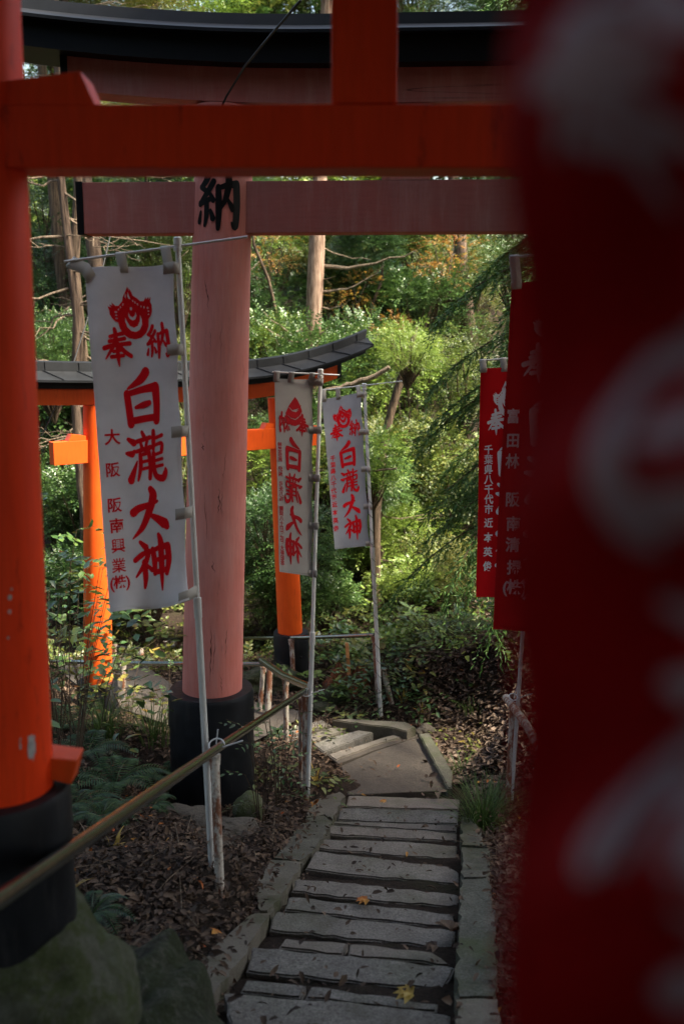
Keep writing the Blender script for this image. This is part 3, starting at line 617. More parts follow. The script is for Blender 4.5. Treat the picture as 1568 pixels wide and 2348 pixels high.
def banner(label, corners, cloth, ink, small, columns, kind='flame', mirror=False, pole=None, bar=None, barr=.006, waves=(.010, 3, .5), pr=.0135, side='R', straps=True, tops=(.0, .42, .93), wrap=False, ties=None, smat=None, main=(.52, .335, .87), pair=True, small_scale=.052, bottom_curl=0, group='votive banners on poles', ripple=(0, 0), nstrap=5, topflap=None, ringsep=None, firstcol=None):
    """corners: TL, TR, BR, BL world points. Text boxes are given as fractions of the cloth."""
    TL, TR, BR, BL = [Vector(c) for c in corners]
    NRM = ((TR-TL).cross(BL-TL)).normalized()
    if NRM.y > 0: NRM = -NRM                                            # towards the camera
    Wd = ((TR-TL).length+(BR-BL).length)/2; Ht = ((BL-TL).length+(BR-TR).length)/2
    amp, nf, ph = waves
    def S(u, v, lift=0):
        p = TL.lerp(TR, u).lerp(BL.lerp(BR, u), v)
        z = amp*(math.sin(u*math.pi*nf*.6+ph+v*2.0)*(.35+.65*v)+.5*math.sin(v*9+ph*2+u*2.5)*(1-u)*.8+.3*math.sin(u*7+v*5+ph))
        z += min(1, .12+u*3)*ripple[0]*math.sin(v*ripple[1]+u*2.2+.6*math.sin(u*5))+.35*amp*math.cos(2*math.pi*v*(nstrap-1))*(u**5+.3*(1-u)**4)
        s5 = abs(math.sin(math.pi*v*(nstrap-1)))                        # scalloped edge between the straps
        if side == 'R': p = p+(TL-TR).normalized()*(.012*s5*u**6)
        p = p+Vector((0, 0, -bottom_curl*math.sin(math.pi*min(1, (1-u)*1.3))*v**10))
        z += bottom_curl*1.5*math.sin(u*9)*v**14
        return p+NRM*(z+lift)
    def fm(x, y, lift):                                                # x 0..1 across, y 0..1 from the bottom
        if mirror: x = 1-x
        return S(x, 1-y, lift)
    foot = pole[1] if pole else (BL+BR)/2-Vector((0, 0, 1))
    root = thing('votive_banner', foot, label, 'banner', group)
    nu, nv = 28, 84; mb = MB()
    for j in range(nv+1):
        for i in range(nu+1): mb.v.append(tuple(S(i/nu, j/nv)))
    mb.f = [(j*(nu+1)+i, j*(nu+1)+i+1, (j+1)*(nu+1)+i+1, (j+1)*(nu+1)+i) for j in range(nv) for i in range(nu)]
    co = mb.build('cloth', cloth, root, smooth=True)
    md = co.modifiers.new('thickness', 'SOLIDIFY'); md.thickness = .001; md.offset = 0
    # stitched hem
    mb = MB(); hw = .012/Wd
    for (u0, v0, u1, v1) in ((0, 0, hw, 1), (1-hw, 0, 1, 1), (hw, 0, 1-hw, .007), (hw, .993, 1-hw, 1)):
        k = 60 if v1-v0 > .5 else 1; kk = 1 if v1-v0 > .5 else 24; b = len(mb.v)
        for j in range(k+1):
            for i in range(kk+1): mb.v.append(tuple(S(u0+(u1-u0)*i/kk, v0+(v1-v0)*j/k, .0015)))
        mb.f += [(b+j*(kk+1)+i, b+j*(kk+1)+i+1, b+(j+1)*(kk+1)+i+1, b+(j+1)*(kk+1)+i) for j in range(k) for i in range(kk)]
    mb.build('hem', cloth, co, smooth=True)
    # emblem and characters
    mb = Flat(fm); emblem(mb, kind, FLATMAP, .47 if kind == 'flame' else .5, 1-.135 if kind == 'flame' else 1-.165, .49 if kind == 'flame' else .42, .155 if kind == 'flame' else .15); mb.build('emblem', ink, co)
    mb = Flat(fm); cw = .30; chh = .098; py = .717
    brush(mb, '奉', FLATMAP, .15, py-.0, cw, chh); mb.build('lettering', ink, co)
    mb = Flat(fm); brush(mb, '納', FLATMAP, .62, py+.008, cw*.93, chh); mb.build('lettering', ink, co)
    cx, cw2, _ = main
    for ch, yt, hh in (('白', .700, .165), ('瀧', .522, .158), ('大', .352, .145), ('神', .212, .152)):
        mb = Flat(fm); brush(mb, ch, FLATMAP, cx-.20, yt-hh, .46, hh*.93); mb.build('lettering', ink, co)
    mb = Flat(fm)
    for ch, x, y, s in columns:
        # size in cloth fractions: width s*Ht/Wd
        v, f = font_mesh(ch, .010 if ch in '興業葉謝感鎮幡' else .022)
        if not v: continue
        xs = [p.x for p in v]; mx = (max(xs)+min(xs))/2; my = .38
        mb.add([(x+(p.x-mx)*s*Ht/Wd*.95, y+(p.y-my)*s, .0022) for p in v], f)
    if columns: mb.build('small_lettering', smat or small, co)
    # straps
    def strap(pts, wdt, axis):
        mb = MB(); vs = []
        for p in pts: vs += [Vector(p)-axis*wdt/2, Vector(p)+axis*wdt/2]
        n = len(pts); fs = [(2*i, 2*i+1, 2*i+3, 2*i+2) for i in range(n-1)]; mb.add(vs, fs)
        o = mb.build('strap', M['tape'] if cloth is not M['grey_cloth'] else M['grey_cloth'], root, smooth=True)
        md = o.modifiers.new('thickness', 'SOLIDIFY'); md.thickness = .002; md.offset = 0
    if pole:
        pt, pb = Vector(pole[0]), Vector(pole[1]); pd = (pb-pt)
        mb = MB(); k1 = pole[2] if len(pole) > 2 else .58; pts = [pt, pt.lerp(pb, .3), pt.lerp(pb, k1-.012), pt.lerp(pb, k1-.011), pt.lerp(pb, k1+.02), pt.lerp(pb, k1+.022), pb]
        mb.tube(pts, [pr*.85, pr*.85, pr*.85, pr*1.25, pr*1.25, pr*1.06, pr*1.06], 14); mb.build('pole', M['pole'], root, smooth=True)
        mb = MB(); z = Vector((0, 0, 1)); mb.tube([pt+z*.045, pt+z*.04, pt+z*.012, pt+z*.010, pt-z*.002, pt-z*.004, pt-z*.02], [pr*.9, pr*1.25, pr*1.25, pr*1.1, pr*1.1, pr*1.3, pr*1.3], 14); mb.build('pole_cap', M['pole'], root, smooth=True)
        e = TR if side == 'R' else TL
        if straps:
            for i in range(nstrap):
                v = i/(nstrap-1)*.975+.012; a = S(.90, v, .005); b = S(1.0, v, .005)
                t = max(0, min(1, (a.z-pt.z)/(pb.z-pt.z))); c = pt.lerp(pb, t)
                sd = (c-b); sd.z = 0
                if sd.length > 1e-4: sd.normalize()
                fr = Vector((0, -1, 0))
                strap([S(.87, v, .006), S(.89, v, .0055), S(.92, v, .005), S(.95, v, .005), S(.98, v, .005), b, c+fr*pr*1.15-sd*pr*.5, c+fr*pr*.9+sd*pr*.9, c+sd*pr*1.3, c-fr*pr*.9+sd*pr*.9, c-fr*pr*1.1-sd*pr*.3, S(1.0, v, -.004), S(.92, v, -.004)], .052, Vector((0, 0, 1)))
    if bar:
        b0, b1 = Vector(bar[0]), Vector(bar[1]); mb = MB(); mb.tube([b0, b1], barr, 10); mb.build('crossbar', M['pole'], root, smooth=True)
        for u in tops:
            a = S(min(.955, max(.05, u)), .018, .003); b = S(min(.955, max(.05, u)), 0, .004)
            d = (b1-b0).normalized(); k = (b-b0).dot(d); c = b0+d*max(.02, k); r = barr*1.5
            if u == 0 and topflap:
                c = Vector(topflap); a0 = S(.07, .035, .006); ax = (c-a0).cross(NRM).normalized()
                strap([a0, S(.03, .012, .008), S(0, 0, .006), c+Vector((0, -.006, 0)), c+Vector((-.01, .01, .012)), S(0, 0, -.006)], .058, ax); continue
            strap([a, b, c-Vector((0, r, 0)), c+Vector((0, 0, r)), c+Vector((0, r, 0)), S(min(.955, max(.05, u)), 0, -.004), S(min(.955, max(.05, u)), .018, -.004)], .045, (TR-TL).normalized())
    if wrap and pole:
        mb = MB(); pts = []
        for i in range(300):
            t = .05+.88*i/299; c = pt.lerp(pb, t); a = i*.42; pts.append(c+Vector((math.cos(a), math.sin(a), 0))*(pr*1.12))
        mb.tube(pts, .0022, 5); mb.build('wire', M['wire'], root)
    for tp in (ties or []):
        c = Vector(tp[0]); mb = MB(); ring = []
        for i in range(19):
            a = 2*math.pi*i/18; ring.append(c+Vector((math.cos(a)*tp[1], math.sin(a)*tp[1]*.9, math.sin(a*1.0)*tp[1]*.5)))
        mb.tube(ring, .004, 6); mb.tube([c+Vector((.02, -tp[1], 0)), c+Vector((.13, -tp[1]-.02, .045))], .0035, 6); mb.tube([c+Vector((0, -tp[1], 0)), c+Vector((.015, -tp[1]-.02, .10))], .003, 6)
        mb.build('cable_tie', M['tie'], root, smooth=True)
    return root
def col(txt, x0, x1, y0, y1, s):
    n = len(txt); return [(c, x0+(x1-x0)*i/(n-1), y0+(y1-y0)*i/(n-1), s) for i, c in enumerate(txt) if c != ' ']

d = 4.62
banner('white banner nearest the camera, red flame emblem, hung before the pink pillar',
    [P(197, 618, d-.02), P(401, 606, d), P(437, 1374, d+.02), P(254, 1404, d-.10)], M['white_cloth'], M['red_ink'], M['red_ink'],
    [('大', .17, .503, .048), ('阪', .155, .408, .044), ('阪', .15, .305, .044), ('南', .155, .245, .044), ('興', .155, .187, .044), ('業', .145, .130, .044), ('(', .055, .083, .044), ('株', .145, .083, .040), (')', .235, .083, .044)],
    pole=(P(408, 566, d+.01), P(488, 2011, 4.78), .56), bar=(P(148, 600, d-.05), P(568, 543, d+.05)), waves=(.028, 3, .4), topflap=P(165, 604, d-.04),
    ties=[(P(497, 1708, 4.72), .036)], bottom_curl=.02, pr=.0155)
d = 7.25
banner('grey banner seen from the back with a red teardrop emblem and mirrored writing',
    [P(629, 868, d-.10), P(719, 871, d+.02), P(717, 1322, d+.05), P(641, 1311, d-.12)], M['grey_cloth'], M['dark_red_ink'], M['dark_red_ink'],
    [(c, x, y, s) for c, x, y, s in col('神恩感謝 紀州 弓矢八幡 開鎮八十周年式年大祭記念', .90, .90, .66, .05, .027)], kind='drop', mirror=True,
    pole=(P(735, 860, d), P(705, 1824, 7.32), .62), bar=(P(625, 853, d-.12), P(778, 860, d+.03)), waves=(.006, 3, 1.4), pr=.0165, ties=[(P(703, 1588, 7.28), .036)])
d = 9.35
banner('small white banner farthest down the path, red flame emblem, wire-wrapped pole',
    [P(738, 916, d-.05), P(829, 900, d), P(848, 1251, d), P(768, 1259, d-.08)], M['dimmed_white_cloth'], M['red_ink'], M['red_ink'],
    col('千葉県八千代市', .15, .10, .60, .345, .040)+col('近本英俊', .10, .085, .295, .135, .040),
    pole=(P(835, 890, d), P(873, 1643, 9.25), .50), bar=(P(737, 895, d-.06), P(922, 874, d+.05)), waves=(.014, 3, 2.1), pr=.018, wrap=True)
d = 6.85
banner('bright red banner with white flame emblem hanging farther down on the right',
    [P(1100, 846, d-.05), P(1232, 838, d), P(1226, 1372, d), P(1091, 1369, d-.06)], M['red_cloth'], M['white_ink'], M['white_ink'],
    col('千葉県八千代市', .17, .19, .645, .385, .044)+col('近本英俊', .19, .19, .325, .135, .044),
    pole=(P(1240, 812, d), P(1172, 1835, 7.0), .6), bar=(P(1099, 827, d-.06), P(1262, 815, d+.05)), waves=(.016, 4, .9), pr=.013, ties=[(P(1176, 1598, 6.95), .03)])
d = 4.45
banner('red banner half hidden behind the blurred one, white writing down its edge',
    [P(1172, 650, d-.12), P(1400, 628, d), P(1392, 1460, d), P(1130, 1443, d-.15)], M['shaded_red_cloth'], M['shaded_white_ink'], M['shaded_white_ink'],
    [('富', .085, .615, .044), ('田', .095, .545, .044), ('林', .10, .485, .044), ('阪', .12, .375, .044), ('南', .13, .305, .044), ('清', .13, .245, .044), ('掃', .15, .180, .044), ('(', .085, .125, .045), ('株', .16, .125, .045), (')', .235, .125, .045)],
    pole=(P(1408, 600, d), P(1400, 2120, 4.6), .6), bar=(P(1168, 590, d-.13), P(1440, 566, d+.03)), waves=(.012, 3, 2.8), main=(.42, .3, .8))
# the blurred one right at the lens
d = .34
banner('out of focus red banner right beside the camera, covering the right side',
    [P(1204, -820, d), P(2350, -820, d-.12), P(2350, 3500, d-.11), P(1212, 3500, d+.01)], M['shaded_red_cloth'], M['shaded_white_ink'], M['shaded_white_ink'], [],
    pole=(P(2400, -900, d-.12), Vector((.30, .10, -1.62)), .6), bar=(P(1180, -880, d), P(2400, -880, d-.12)), waves=(.010, 4, .6), ripple=(.026, 30), main=(.46, .3, .8))
from mathutils import noise
# ---------- railings ----------
def railing(label, rails, posts, name='handrail', rr=.03, m='steel', loc=None, pm=None, group='metal handrails beside the stairs'):
    root = thing('handrail', loc or Vector(posts[0][1]), label, 'railing', group)
    for pts in rails:
        mb = MB(); mb.tube(pts, rr, 16); mb.build('rail', M[m], root, smooth=True)
    for i, (a, b, r) in enumerate(posts):
        a = Vector(a); b = Vector(b)-Vector((0, 0, .05)); mb = MB(); mb.tube([a, a.lerp(b, .1), a.lerp(b, .101), b], [r, r, r*.96, r*.96], 12); mb.build('post', M[pm[i]] if pm else M['rust'], root, smooth=True)
        mb = MB(); c = a+Vector((0, 0, -.002)); mb.tube([c-Vector((0, 0, .05)), c+Vector((0, 0, .0))], [r*1.15, r*1.3], 12); mb.build('bracket', M['rust'], root, smooth=True)
    return root
A0 = P(-140, 2158, 1.82); A1 = P(499, 1716, 4.66); A2 = P(698, 1584, 7.32)
d = (A1-A0).normalized()
railing('long shiny handrail sloping down from the bottom left past the pink pillar',
    [[A0, A1, A2, A2+Vector((.02, .05, -.03))]], [(P(492, 1730, 4.72), P(505, 2043, 4.66), .023), (P(700, 1594, 7.32), P(702, 1824, 7.32), .025), (P(690, 1600, 7.36), P(690, 1790, 7.4), .018)], rr=.0215, pm=['rust', 'rust', 'rust'])
railing('short shiny handrail turning the corner behind the grey banner pole',
    [[P(600, 1515, 9.0), P(650, 1550, 8.4), P(716, 1578, 7.7)]], [(P(655, 1556, 8.4), P(657, 1738, 8.5), .024)], rr=.031)
railing('dark handrail on rusty posts crossing low behind the pink pillar',
    [[P(120, 1516, 10.6), P(262, 1520, 10.0), P(500, 1523, 9.4), P(622, 1523, 9.2)]], [(P(283, 1524, 9.9), P(284, 1636, 9.9), .026), (P(619, 1526, 9.2), P(612, 1715, 9.15), .028), (P(604, 1528, 9.3), P(590, 1705, 9.3), .022)], rr=.022)
railing('chrome handrail with rusty posts ending at the wire-wrapped banner pole',
    [[P(376, 1466, 12.5), P(560, 1463, 11.2), P(700, 1462, 10.0), P(858, 1456, 9.5)]], [(P(668, 1466, 10.2), P(675, 1582, 10.2), .024), (P(859, 1458, 9.5), P(870, 1610, 9.45), .030), (P(878, 1535, 9.5), P(898, 1604, 9.45), .026)], rr=.021)
root = railing('cluster of white and rusty rail posts left of the pink pillar',
    [[P(374, 1470, 12.6), P(440, 1466, 12.2)]], [(P(381, 1470, 12.4), P(391, 1542, 12.4), .028), (P(396, 1470, 12.4), P(404, 1540, 12.4), .028), (P(407, 1470, 12.4), P(412, 1540, 12.4), .022), (P(414, 1470, 12.4), P(422, 1540, 12.4), .026)], rr=.022, pm=['pole', 'pole', 'rust', 'rust'])
railing('farthest handrail with thin slanting rusty posts beside the orange pillar',
    [[P(255, 1482, 11.6), P(332, 1488, 11.6)]], [(P(263, 1478, 11.6), P(262, 1545, 11.6), .028), (P(325, 1488, 11.6), P(328, 1602, 11.2), .026), (P(322, 1528, 11.4), P(300, 1600, 11.2), .022)], rr=.016, m='wire')
railing('rusty handrail tied to the red banner pole on the right bank',
    [[P(1160, 1600, 7.1), P(1205, 1660, 6.5), P(1260, 1760, 5.6)]], [(P(1176, 1612, 7.0), P(1166, 1835, 7.0), .026)], rr=.028, m='rust')

# stump with orange stake
c = P(795, 1578, 9.9); c.z = h(c.x, c.y)
mb = MB(); rnd = random.Random(3); n = 22; vs = []
for j, (zz, r) in enumerate(((-.12, .26), (.03, .22), (.12, .18), (.18, .15))):
    for k in range(n):
        a = 2*math.pi*k/n; rr = r*(1+.25*math.sin(3*a+j)+rnd.uniform(-.18, .18)); vs.append(c+Vector((math.cos(a)*rr, math.sin(a)*rr, zz+(rnd.uniform(-.09, .10) if j == 3 else 0))))
fs = [(j*n+k, j*n+(k+1) % n, (j+1)*n+(k+1) % n, (j+1)*n+k) for j in range(3) for k in range(n)]; vs.append(c+Vector((0, 0, .02))); fs += [(3*n+k, 3*n+(k+1) % n, 4*n) for k in range(n)]
mb.add(vs, fs); tag(mb.build('tree_stump', M['wood']), 'rotten splintered stump below the orange stake', 'stump')
a = P(795, 1474, 9.8); b = P(801, 1556, 9.8); zz = (b-a).normalized(); mb = MB(); mb.box((a+b)/2, .034, .03, (b-a).length, Z=-zz, X=Vector((1, 0, 0)), Y=zz.cross(Vector((1, 0, 0))))
tag(mb.build('wooden_stake', M['stake'], bevel=.003), 'bare orange wooden stake standing in the stump', 'stake')

def rock(c, sx, sy, sz, m, label, seed=1, sub=4, rough=.22, name='boulder', flat=0):
    bm = bmesh.new(); bmesh.ops.create_icosphere(bm, subdivisions=sub+2 if sx > .25 else sub, radius=1); rnd = np.random.default_rng(seed); ph = rnd.uniform(0, 6, 12)
    for v in bm.verts:
        p = v.co; k = 1+rough*(math.sin(p.x*2.3+ph[0])*math.sin(p.y*2.7+ph[1])+.5*math.sin(p.z*4.1+ph[2]+p.x*3)+.28*math.sin(p.x*9+ph[3])*math.sin(p.y*8+ph[4]+p.z*6)+.12*math.sin(p.x*19+ph[5]+p.z*17)*math.sin(p.y*21+ph[6]))
        if flat: p.z = max(-1, min(flat, p.z))
        q = Vector((p.x*sx, p.y*sy, p.z*sz))*5+Vector((seed*3.1, 0, 0)); k += .10*noise.fractal(q, 1.0, 2.0, 5)-.16*max(0, .25-abs(noise.noise(q*.45+Vector((5, seed, 2)))))
        v.co = Vector((p.x*sx*k, p.y*sy*k, p.z*sz*k))+Vector(c)
    me = bpy.data.meshes.new(name); bm.to_mesh(me); bm.free(); o = link(name, me, m, smooth=True); return tag(o, label, 'rock')
rock((-.88, 2.46, -1.77), .31, .29, .30, M['mound'], 'rounded mortar mound under the black base of the near pillar', 4, rough=.07)
rock((-.68, 2.74, -2.33), .26, .50, .36, M['rock'], 'big mossy boulder sloping to the kerb at the bottom left', 9, 5, .24)
rock((-.98, 2.2, -2.25), .5, .4, .42, M['rock'], 'dark boulder in the bottom left corner', 12, 5, .2)
c = P(560, 1845, 6.75); rock((c.x+.03, c.y, c.z-.04), .11, .12, .12, M['mound'], 'round mossy foot stone at the right side of the pink gate base', 5, rough=.08)
c = P(500, 1905, 5.9); rock((c.x, c.y, h(c.x, c.y)-.03), .28, .24, .09, M['stone'], 'flat pale stone half buried in the leaves between rail and gate base', 6, rough=.3)
c = P(430, 1850, 6.0); rock((c.x, c.y, h(c.x, c.y)-.03), .22, .18, .09, M['stone'], 'small pale stone behind the slanting handrail', 8, rough=.3)
c = P(762, 1600, 9.6); rock((c.x, c.y, c.z), .14, .12, .12, M['rock'], 'mossy knob left of the stump', 10, rough=.2)
c = P(735, 1617, 9.4); rock((c.x, c.y, c.z-.05), .16, .12, .07, M['rock'], 'low mossy root stone beside the grey banner pole', 13, rough=.2)
c = P(975, 1632, 8.9); rock((c.x, c.y, h(c.x, c.y)+.03), .075, .06, .06, M['stone'], 'small pale stone on the leaf slope behind the landing', 14, rough=.3)
c = P(600, 1570, 10.2); rock((c.x, c.y, h(c.x, c.y)), .45, .3, .2, M['rock'], 'long mossy stone at the foot of the far orange pillar', 15, rough=.25)

# overhead wires
def wire(pts, r, lab):
    mb = MB(); v = [P(*p) for p in pts]; out = []
    for i in range(len(v)-1):
        for j in range(8): out.append(v[i].lerp(v[i+1], j/8)+Vector((0, 0, 0)))
    out.append(v[-1]); mb.tube(out, r, 6); tag(mb.build('wire', M['wire'], smooth=True), lab, 'wire', None)
wire([(690, 0, 5.2), (660, 35, 5.3), (600, 105, 5.6), (560, 155, 5.9), (520, 220, 6.2), (500, 262, 6.3)], .007, 'black wire slanting across the roof of the pink gate')
wire([(262, 505, 9.5), (230, 640, 9.3), (205, 720, 9.1), (170, 830, 8.9), (130, 930, 8.7), (96, 1000, 8.6)], .006, 'thin black wire hanging in the trees left of the nearest white banner')
# ---------- foliage kit ----------
def leaves_mesh(name, base, dr, side, nrm, L, W, fold=.12):
    """one pointed, folded leaf per row: base point, direction, side vector, normal, length, half width"""
    L = np.asarray(L)[:, None]; W = np.asarray(W)[:, None]
    tip = base+dr*L-nrm*L*.10; mid = base+dr*L*.45
    l = mid+side*W+nrm*W*fold*3; r = mid-side*W+nrm*W*fold*3
    n = len(base); v = np.stack([base, l, tip, r], 1).reshape(-1, 3); i = np.arange(n)[:, None]*4
    f = np.concatenate([i+[0, 1, 2], i+[0, 2, 3]], 1).reshape(-1, 3)
    return npmesh(name, v, f)
def round_leaves(name, base, dr, side, nrm, L, W, fold=.12):
    """broader leaf with a rounded blade and slightly curled tip"""
    L = np.asarray(L)[:, None]; W = np.asarray(W)[:, None]; n = len(base)
    r_ = np.random.default_rng(n); cu = r_.uniform(-.35, .35, (n, 1)); f3 = nrm*W*fold*2
    v = np.stack([base, base+dr*L*.28+side*W*.85+f3, base+dr*L*.68+side*W*.75*r_.uniform(.6, 1.1, (n, 1))+f3+nrm*L*cu*.4, base+dr*L+nrm*L*cu, base+dr*L*.68-side*W*.75*r_.uniform(.6, 1.1, (n, 1))+f3+nrm*L*cu*.4, base+dr*L*.28-side*W*.85+f3, base+dr*L*.5+nrm*L*cu*.15], 1).reshape(-1, 3)
    i = np.arange(n)[:, None]*7
    f = np.concatenate([i+[0, 1, 6], i+[1, 2, 6], i+[2, 3, 6], i+[6, 3, 4], i+[6, 4, 5], i+[6, 5, 0]], 1).reshape(-1, 3)
    return npmesh(name, v, f)
def norm(a): return a/np.maximum(np.linalg.norm(a, axis=-1, keepdims=True), 1e-9)
def rdir(n, r): return norm(r.normal(size=(n, 3)))
def sprays(r, base, dirs, k, sp, L, W, droop=.25, ratio=1.0):
    """pinnate sprays: k leaves set alternately along each twig"""
    n = len(base); up = np.array([0, 0, 1.0]); sd = norm(np.cross(dirs, up)+r.normal(size=(n, 3))*.25); nm = norm(np.cross(sd, dirs)); nm *= np.sign(nm[:, 2:3]+1e-6)
    B = []; D = []; S = []; N = []; LL = []; WW = []
    for i in range(k):
        t = (i+.6); p = base+dirs*sp*t-np.array([0, 0, 1.0])*droop*(sp*t)**2*3
        q = 1 if i % 2 else -1
        if i == k-1: d = dirs+0
        else: d = dirs*.65+sd*q*.8
        d = norm(d+r.normal(size=(n, 3))*.18-np.array([0, 0, .15])); s = norm(np.cross(nm, d)); nn = norm(np.cross(d, s)+r.normal(size=(n, 3))*.2)
        B.append(p); D.append(d); S.append(s); N.append(nn); sc = (1-.35*abs(i/k-.45))*r.uniform(.7, 1.15, n); LL.append(L*sc); WW.append(W*sc)
    return [np.concatenate(x) for x in (B, D, S, N, LL, WW)]
def crown_mesh(name, seed, R, nclump, nsp, k=8, sp=.03, L=.055, W=.014, droop=.3, squash=.85, hollow=.45):
    r = np.random.default_rng(seed); cc = rdir(nclump, r)*r.uniform(hollow, 1.0, (nclump, 1))**.7*R*.72; cc[:, 2] *= squash
    cr_ = R*r.uniform(.22, .42, nclump); B = []; D = []
    for c, q in zip(cc, cr_):
        u = rdir(nsp, r); u[:, 2] = np.abs(u[:, 2])*.8-.25*r.random(nsp); u = norm(u); B.append(c+u*q*r.uniform(.35, 1.0, (nsp, 1))); D.append(norm(u+norm(c)[None]*.5+r.normal(size=(nsp, 3))*.35))
    a = sprays(r, np.concatenate(B), np.concatenate(D), k, sp, L, W, droop); return leaves_mesh(name, *a), cc
def stems_mesh(cc, root, seed, r0=.03, n=6):
    rnd = random.Random(seed); mb = MB()
    for c in cc:
        c = Vector(c); a = Vector(root); m = a.lerp(c, .5)+Vector((rnd.uniform(-.1, .1), rnd.uniform(-.1, .1), rnd.uniform(0, .15))); mb.tube([a, a.lerp(m, .5), m, c], [r0, r0*.8, r0*.6, r0*.2], n)
    return mb.mesh('stems')
# library of crowns (unit radius 1 m)
LIB = {}
LIB['fine'] = [crown_mesh('foliage', 20+i, 1.0, 24, 62, 9, .024, .050, .0125) for i in range(3)]
LIB['broad'] = [crown_mesh('foliage', 40+i, 1.0, 22, 42, 7, .04, .085, .026, .4) for i in range(3)]
LIB['sparse'] = [crown_mesh('foliage', 80+i, 1.0, 12, 16, 7, .04, .065, .022, .4) for i in range(2)]
LIB['feather'] = [crown_mesh('foliage', 60+i, 1.0, 24, 52, 13, .020, .058, .0075, .55) for i in range(2)]
STEM = {k: [stems_mesh(cc, (0, 0, -1.15), 5+i) for i, (_, cc) in enumerate(v)] for k, v in LIB.items()}
def mcopy(me, m):
    key = me.name+'|'+m.name
    if key not in MC:
        c = me.copy(); c.materials.clear(); c.materials.append(m); MC[key] = c
    return MC[key]
MC = {}
def shrub(x, y, z, R, kind, var, leaf, label, cat='shrub', group=None, sz=1.0, rot=None, name='shrub'):
    root = thing(name, Vector((x, y, z-R*1.05*sz)), label, cat, group); cr0 = Vector((x, y, z))-root.location
    me, _ = LIB[kind][var % len(LIB[kind])]; rot = random.uniform(0, 6.28) if rot is None else rot
    for nm, mesh, mt in (('foliage', me, leaf), ('stems', STEM[kind][var % len(LIB[kind])], M['bark_dark'])):
        o = bpy.data.objects.new(nm, mcopy(mesh, mt)); COL.objects.link(o); o.parent = root; o.location = cr0; o.scale = (R, R, R*sz); o.rotation_euler = (0, 0, rot)
    return root
def where(px, py):
    hx = 'far left' if px < 190 else 'left of the pink pillar' if px < 440 else 'right of the pink pillar' if px < 640 else 'behind the grey banner' if px < 740 else 'behind small white banner' if px < 880 else 'right of small white banner' if px < 1010 else 'beside the right cedar'
    return hx
GN = {'leaf_dark': 'dark green', 'leaf_bright': 'yellow green', 'leaf_olive': 'olive', 'leaf_autumn': 'orange tinged'}
KN = {'fine': 'fine-leaved', 'broad': 'broad-leaved', 'feather': 'feathery', 'sparse': 'sparse'}
used = {}
def put(px, py, d, R, kind, leaf, sz=1.0, cat='shrub', note=''):
    p = P(px, py, d); tone = GN[leaf]; hy = 'above the roof' if py < 130 else 'at the top' if py < 330 else 'below pink beam' if py < 640 else 'at far roof height' if py < 950 else 'halfway down' if py < 1200 else 'near the ground'
    lab = f'{tone} {KN[kind]} bush {where(px, py)}, {hy}'; k = used[lab] = used.get(lab, 0)+1
    if k > 1:
        lab += [', set further back', ', squeezed in', ', smaller neighbour', ', rearmost', ', thinnest', ', deepest in shade'][min(k-2, 5)]
    return shrub(p.x, p.y, p.z, R, kind, random.randrange(6), M[leaf], lab+note, cat, 'bushes on the hillside', sz)
# hillside behind the far gate
rb = random.Random(5)
def row(y0, x0, x1, n, d, R, pal, jy=50, kinds=('fine', 'fine', 'broad', 'feather')):
    for i in range(n):
        px = x0+(x1-x0)*(i+.5)/n+rb.uniform(-30, 30); py = y0+rb.uniform(-jy, jy)
        kd = rb.choice(kinds); kd = 'fine' if kd == 'feather' and d < 18.2 else kd
        put(px, py, d+rb.uniform(-.7, .7), R*rb.uniform(.8, 1.2), kd, rb.choice(pal), rb.uniform(.85, 1.2))
D_, B_, O_, A_ = 'leaf_dark', 'leaf_bright', 'leaf_olive', 'leaf_autumn'
row(1330, 110, 420, 3, 12.6, .75, [D_, D_, D_, O_])
row(1230, 560, 720, 2, 12.6, .75, [D_, D_])
row(1380, 560, 760, 3, 12.6, .5, [D_, O_], 30)
row(1290, 760, 1080, 3, 13.4, .8, [B_, B_, O_])
row(1340, 850, 1120, 4, 12.4, .40, [B_, O_, B_], 30, ('broad', 'fine'))
row(1120, 90, 440, 3, 13.6, 1.0, [D_, D_, O_])
row(1080, 560, 760, 2, 14.5, 1.0, [D_, B_, D_])
row(1080, 780, 1100, 4, 14.5, .95, [B_, B_, O_, D_])
row(900, 80, 470, 4, 15.5, 1.2, [D_, D_, O_])
row(860, 560, 1100, 5, 16.0, 1.1, [D_, B_, O_, B_])
row(690, 80, 470, 3, 18.5, 1.4, [D_, O_, B_])
row(690, 560, 1120, 5, 18.5, 1.3, [D_, B_, O_, D_])
row(520, 90, 460, 4, 21.5, 1.5, [O_, D_, B_])
row(540, 560, 1180, 5, 21.5, 1.5, [D_, B_, O_, B_])
row(480, 90, 440, 3, 16.5, 1.0, [D_], 40)
row(640, 90, 440, 3, 16.0, .9, [D_, D_, O_], 40)
row(780, 90, 200, 2, 14.0, .7, [D_], 40)
row(370, 60, 1250, 7, 24.5, 1.9, [O_, D_, B_, D_], 70)
row(200, 60, 1250, 6, 27, 2.0, [O_, D_, B_], 60)
row(60, 40, 1250, 7, 25, 1.5, [O_, D_, B_], 40)
row(-60, 40, 1250, 6, 25, 1.4, [O_, D_], 40)
for px, py, dd, R in ((1030, 600, 17.5, .42), (815, 680, 17.2, .36), (290, 640, 17, .4), (620, 590, 18, .45), (900, 760, 15.4, .22)):
    put(px, py, dd, R*1.7, 'sparse', A_)

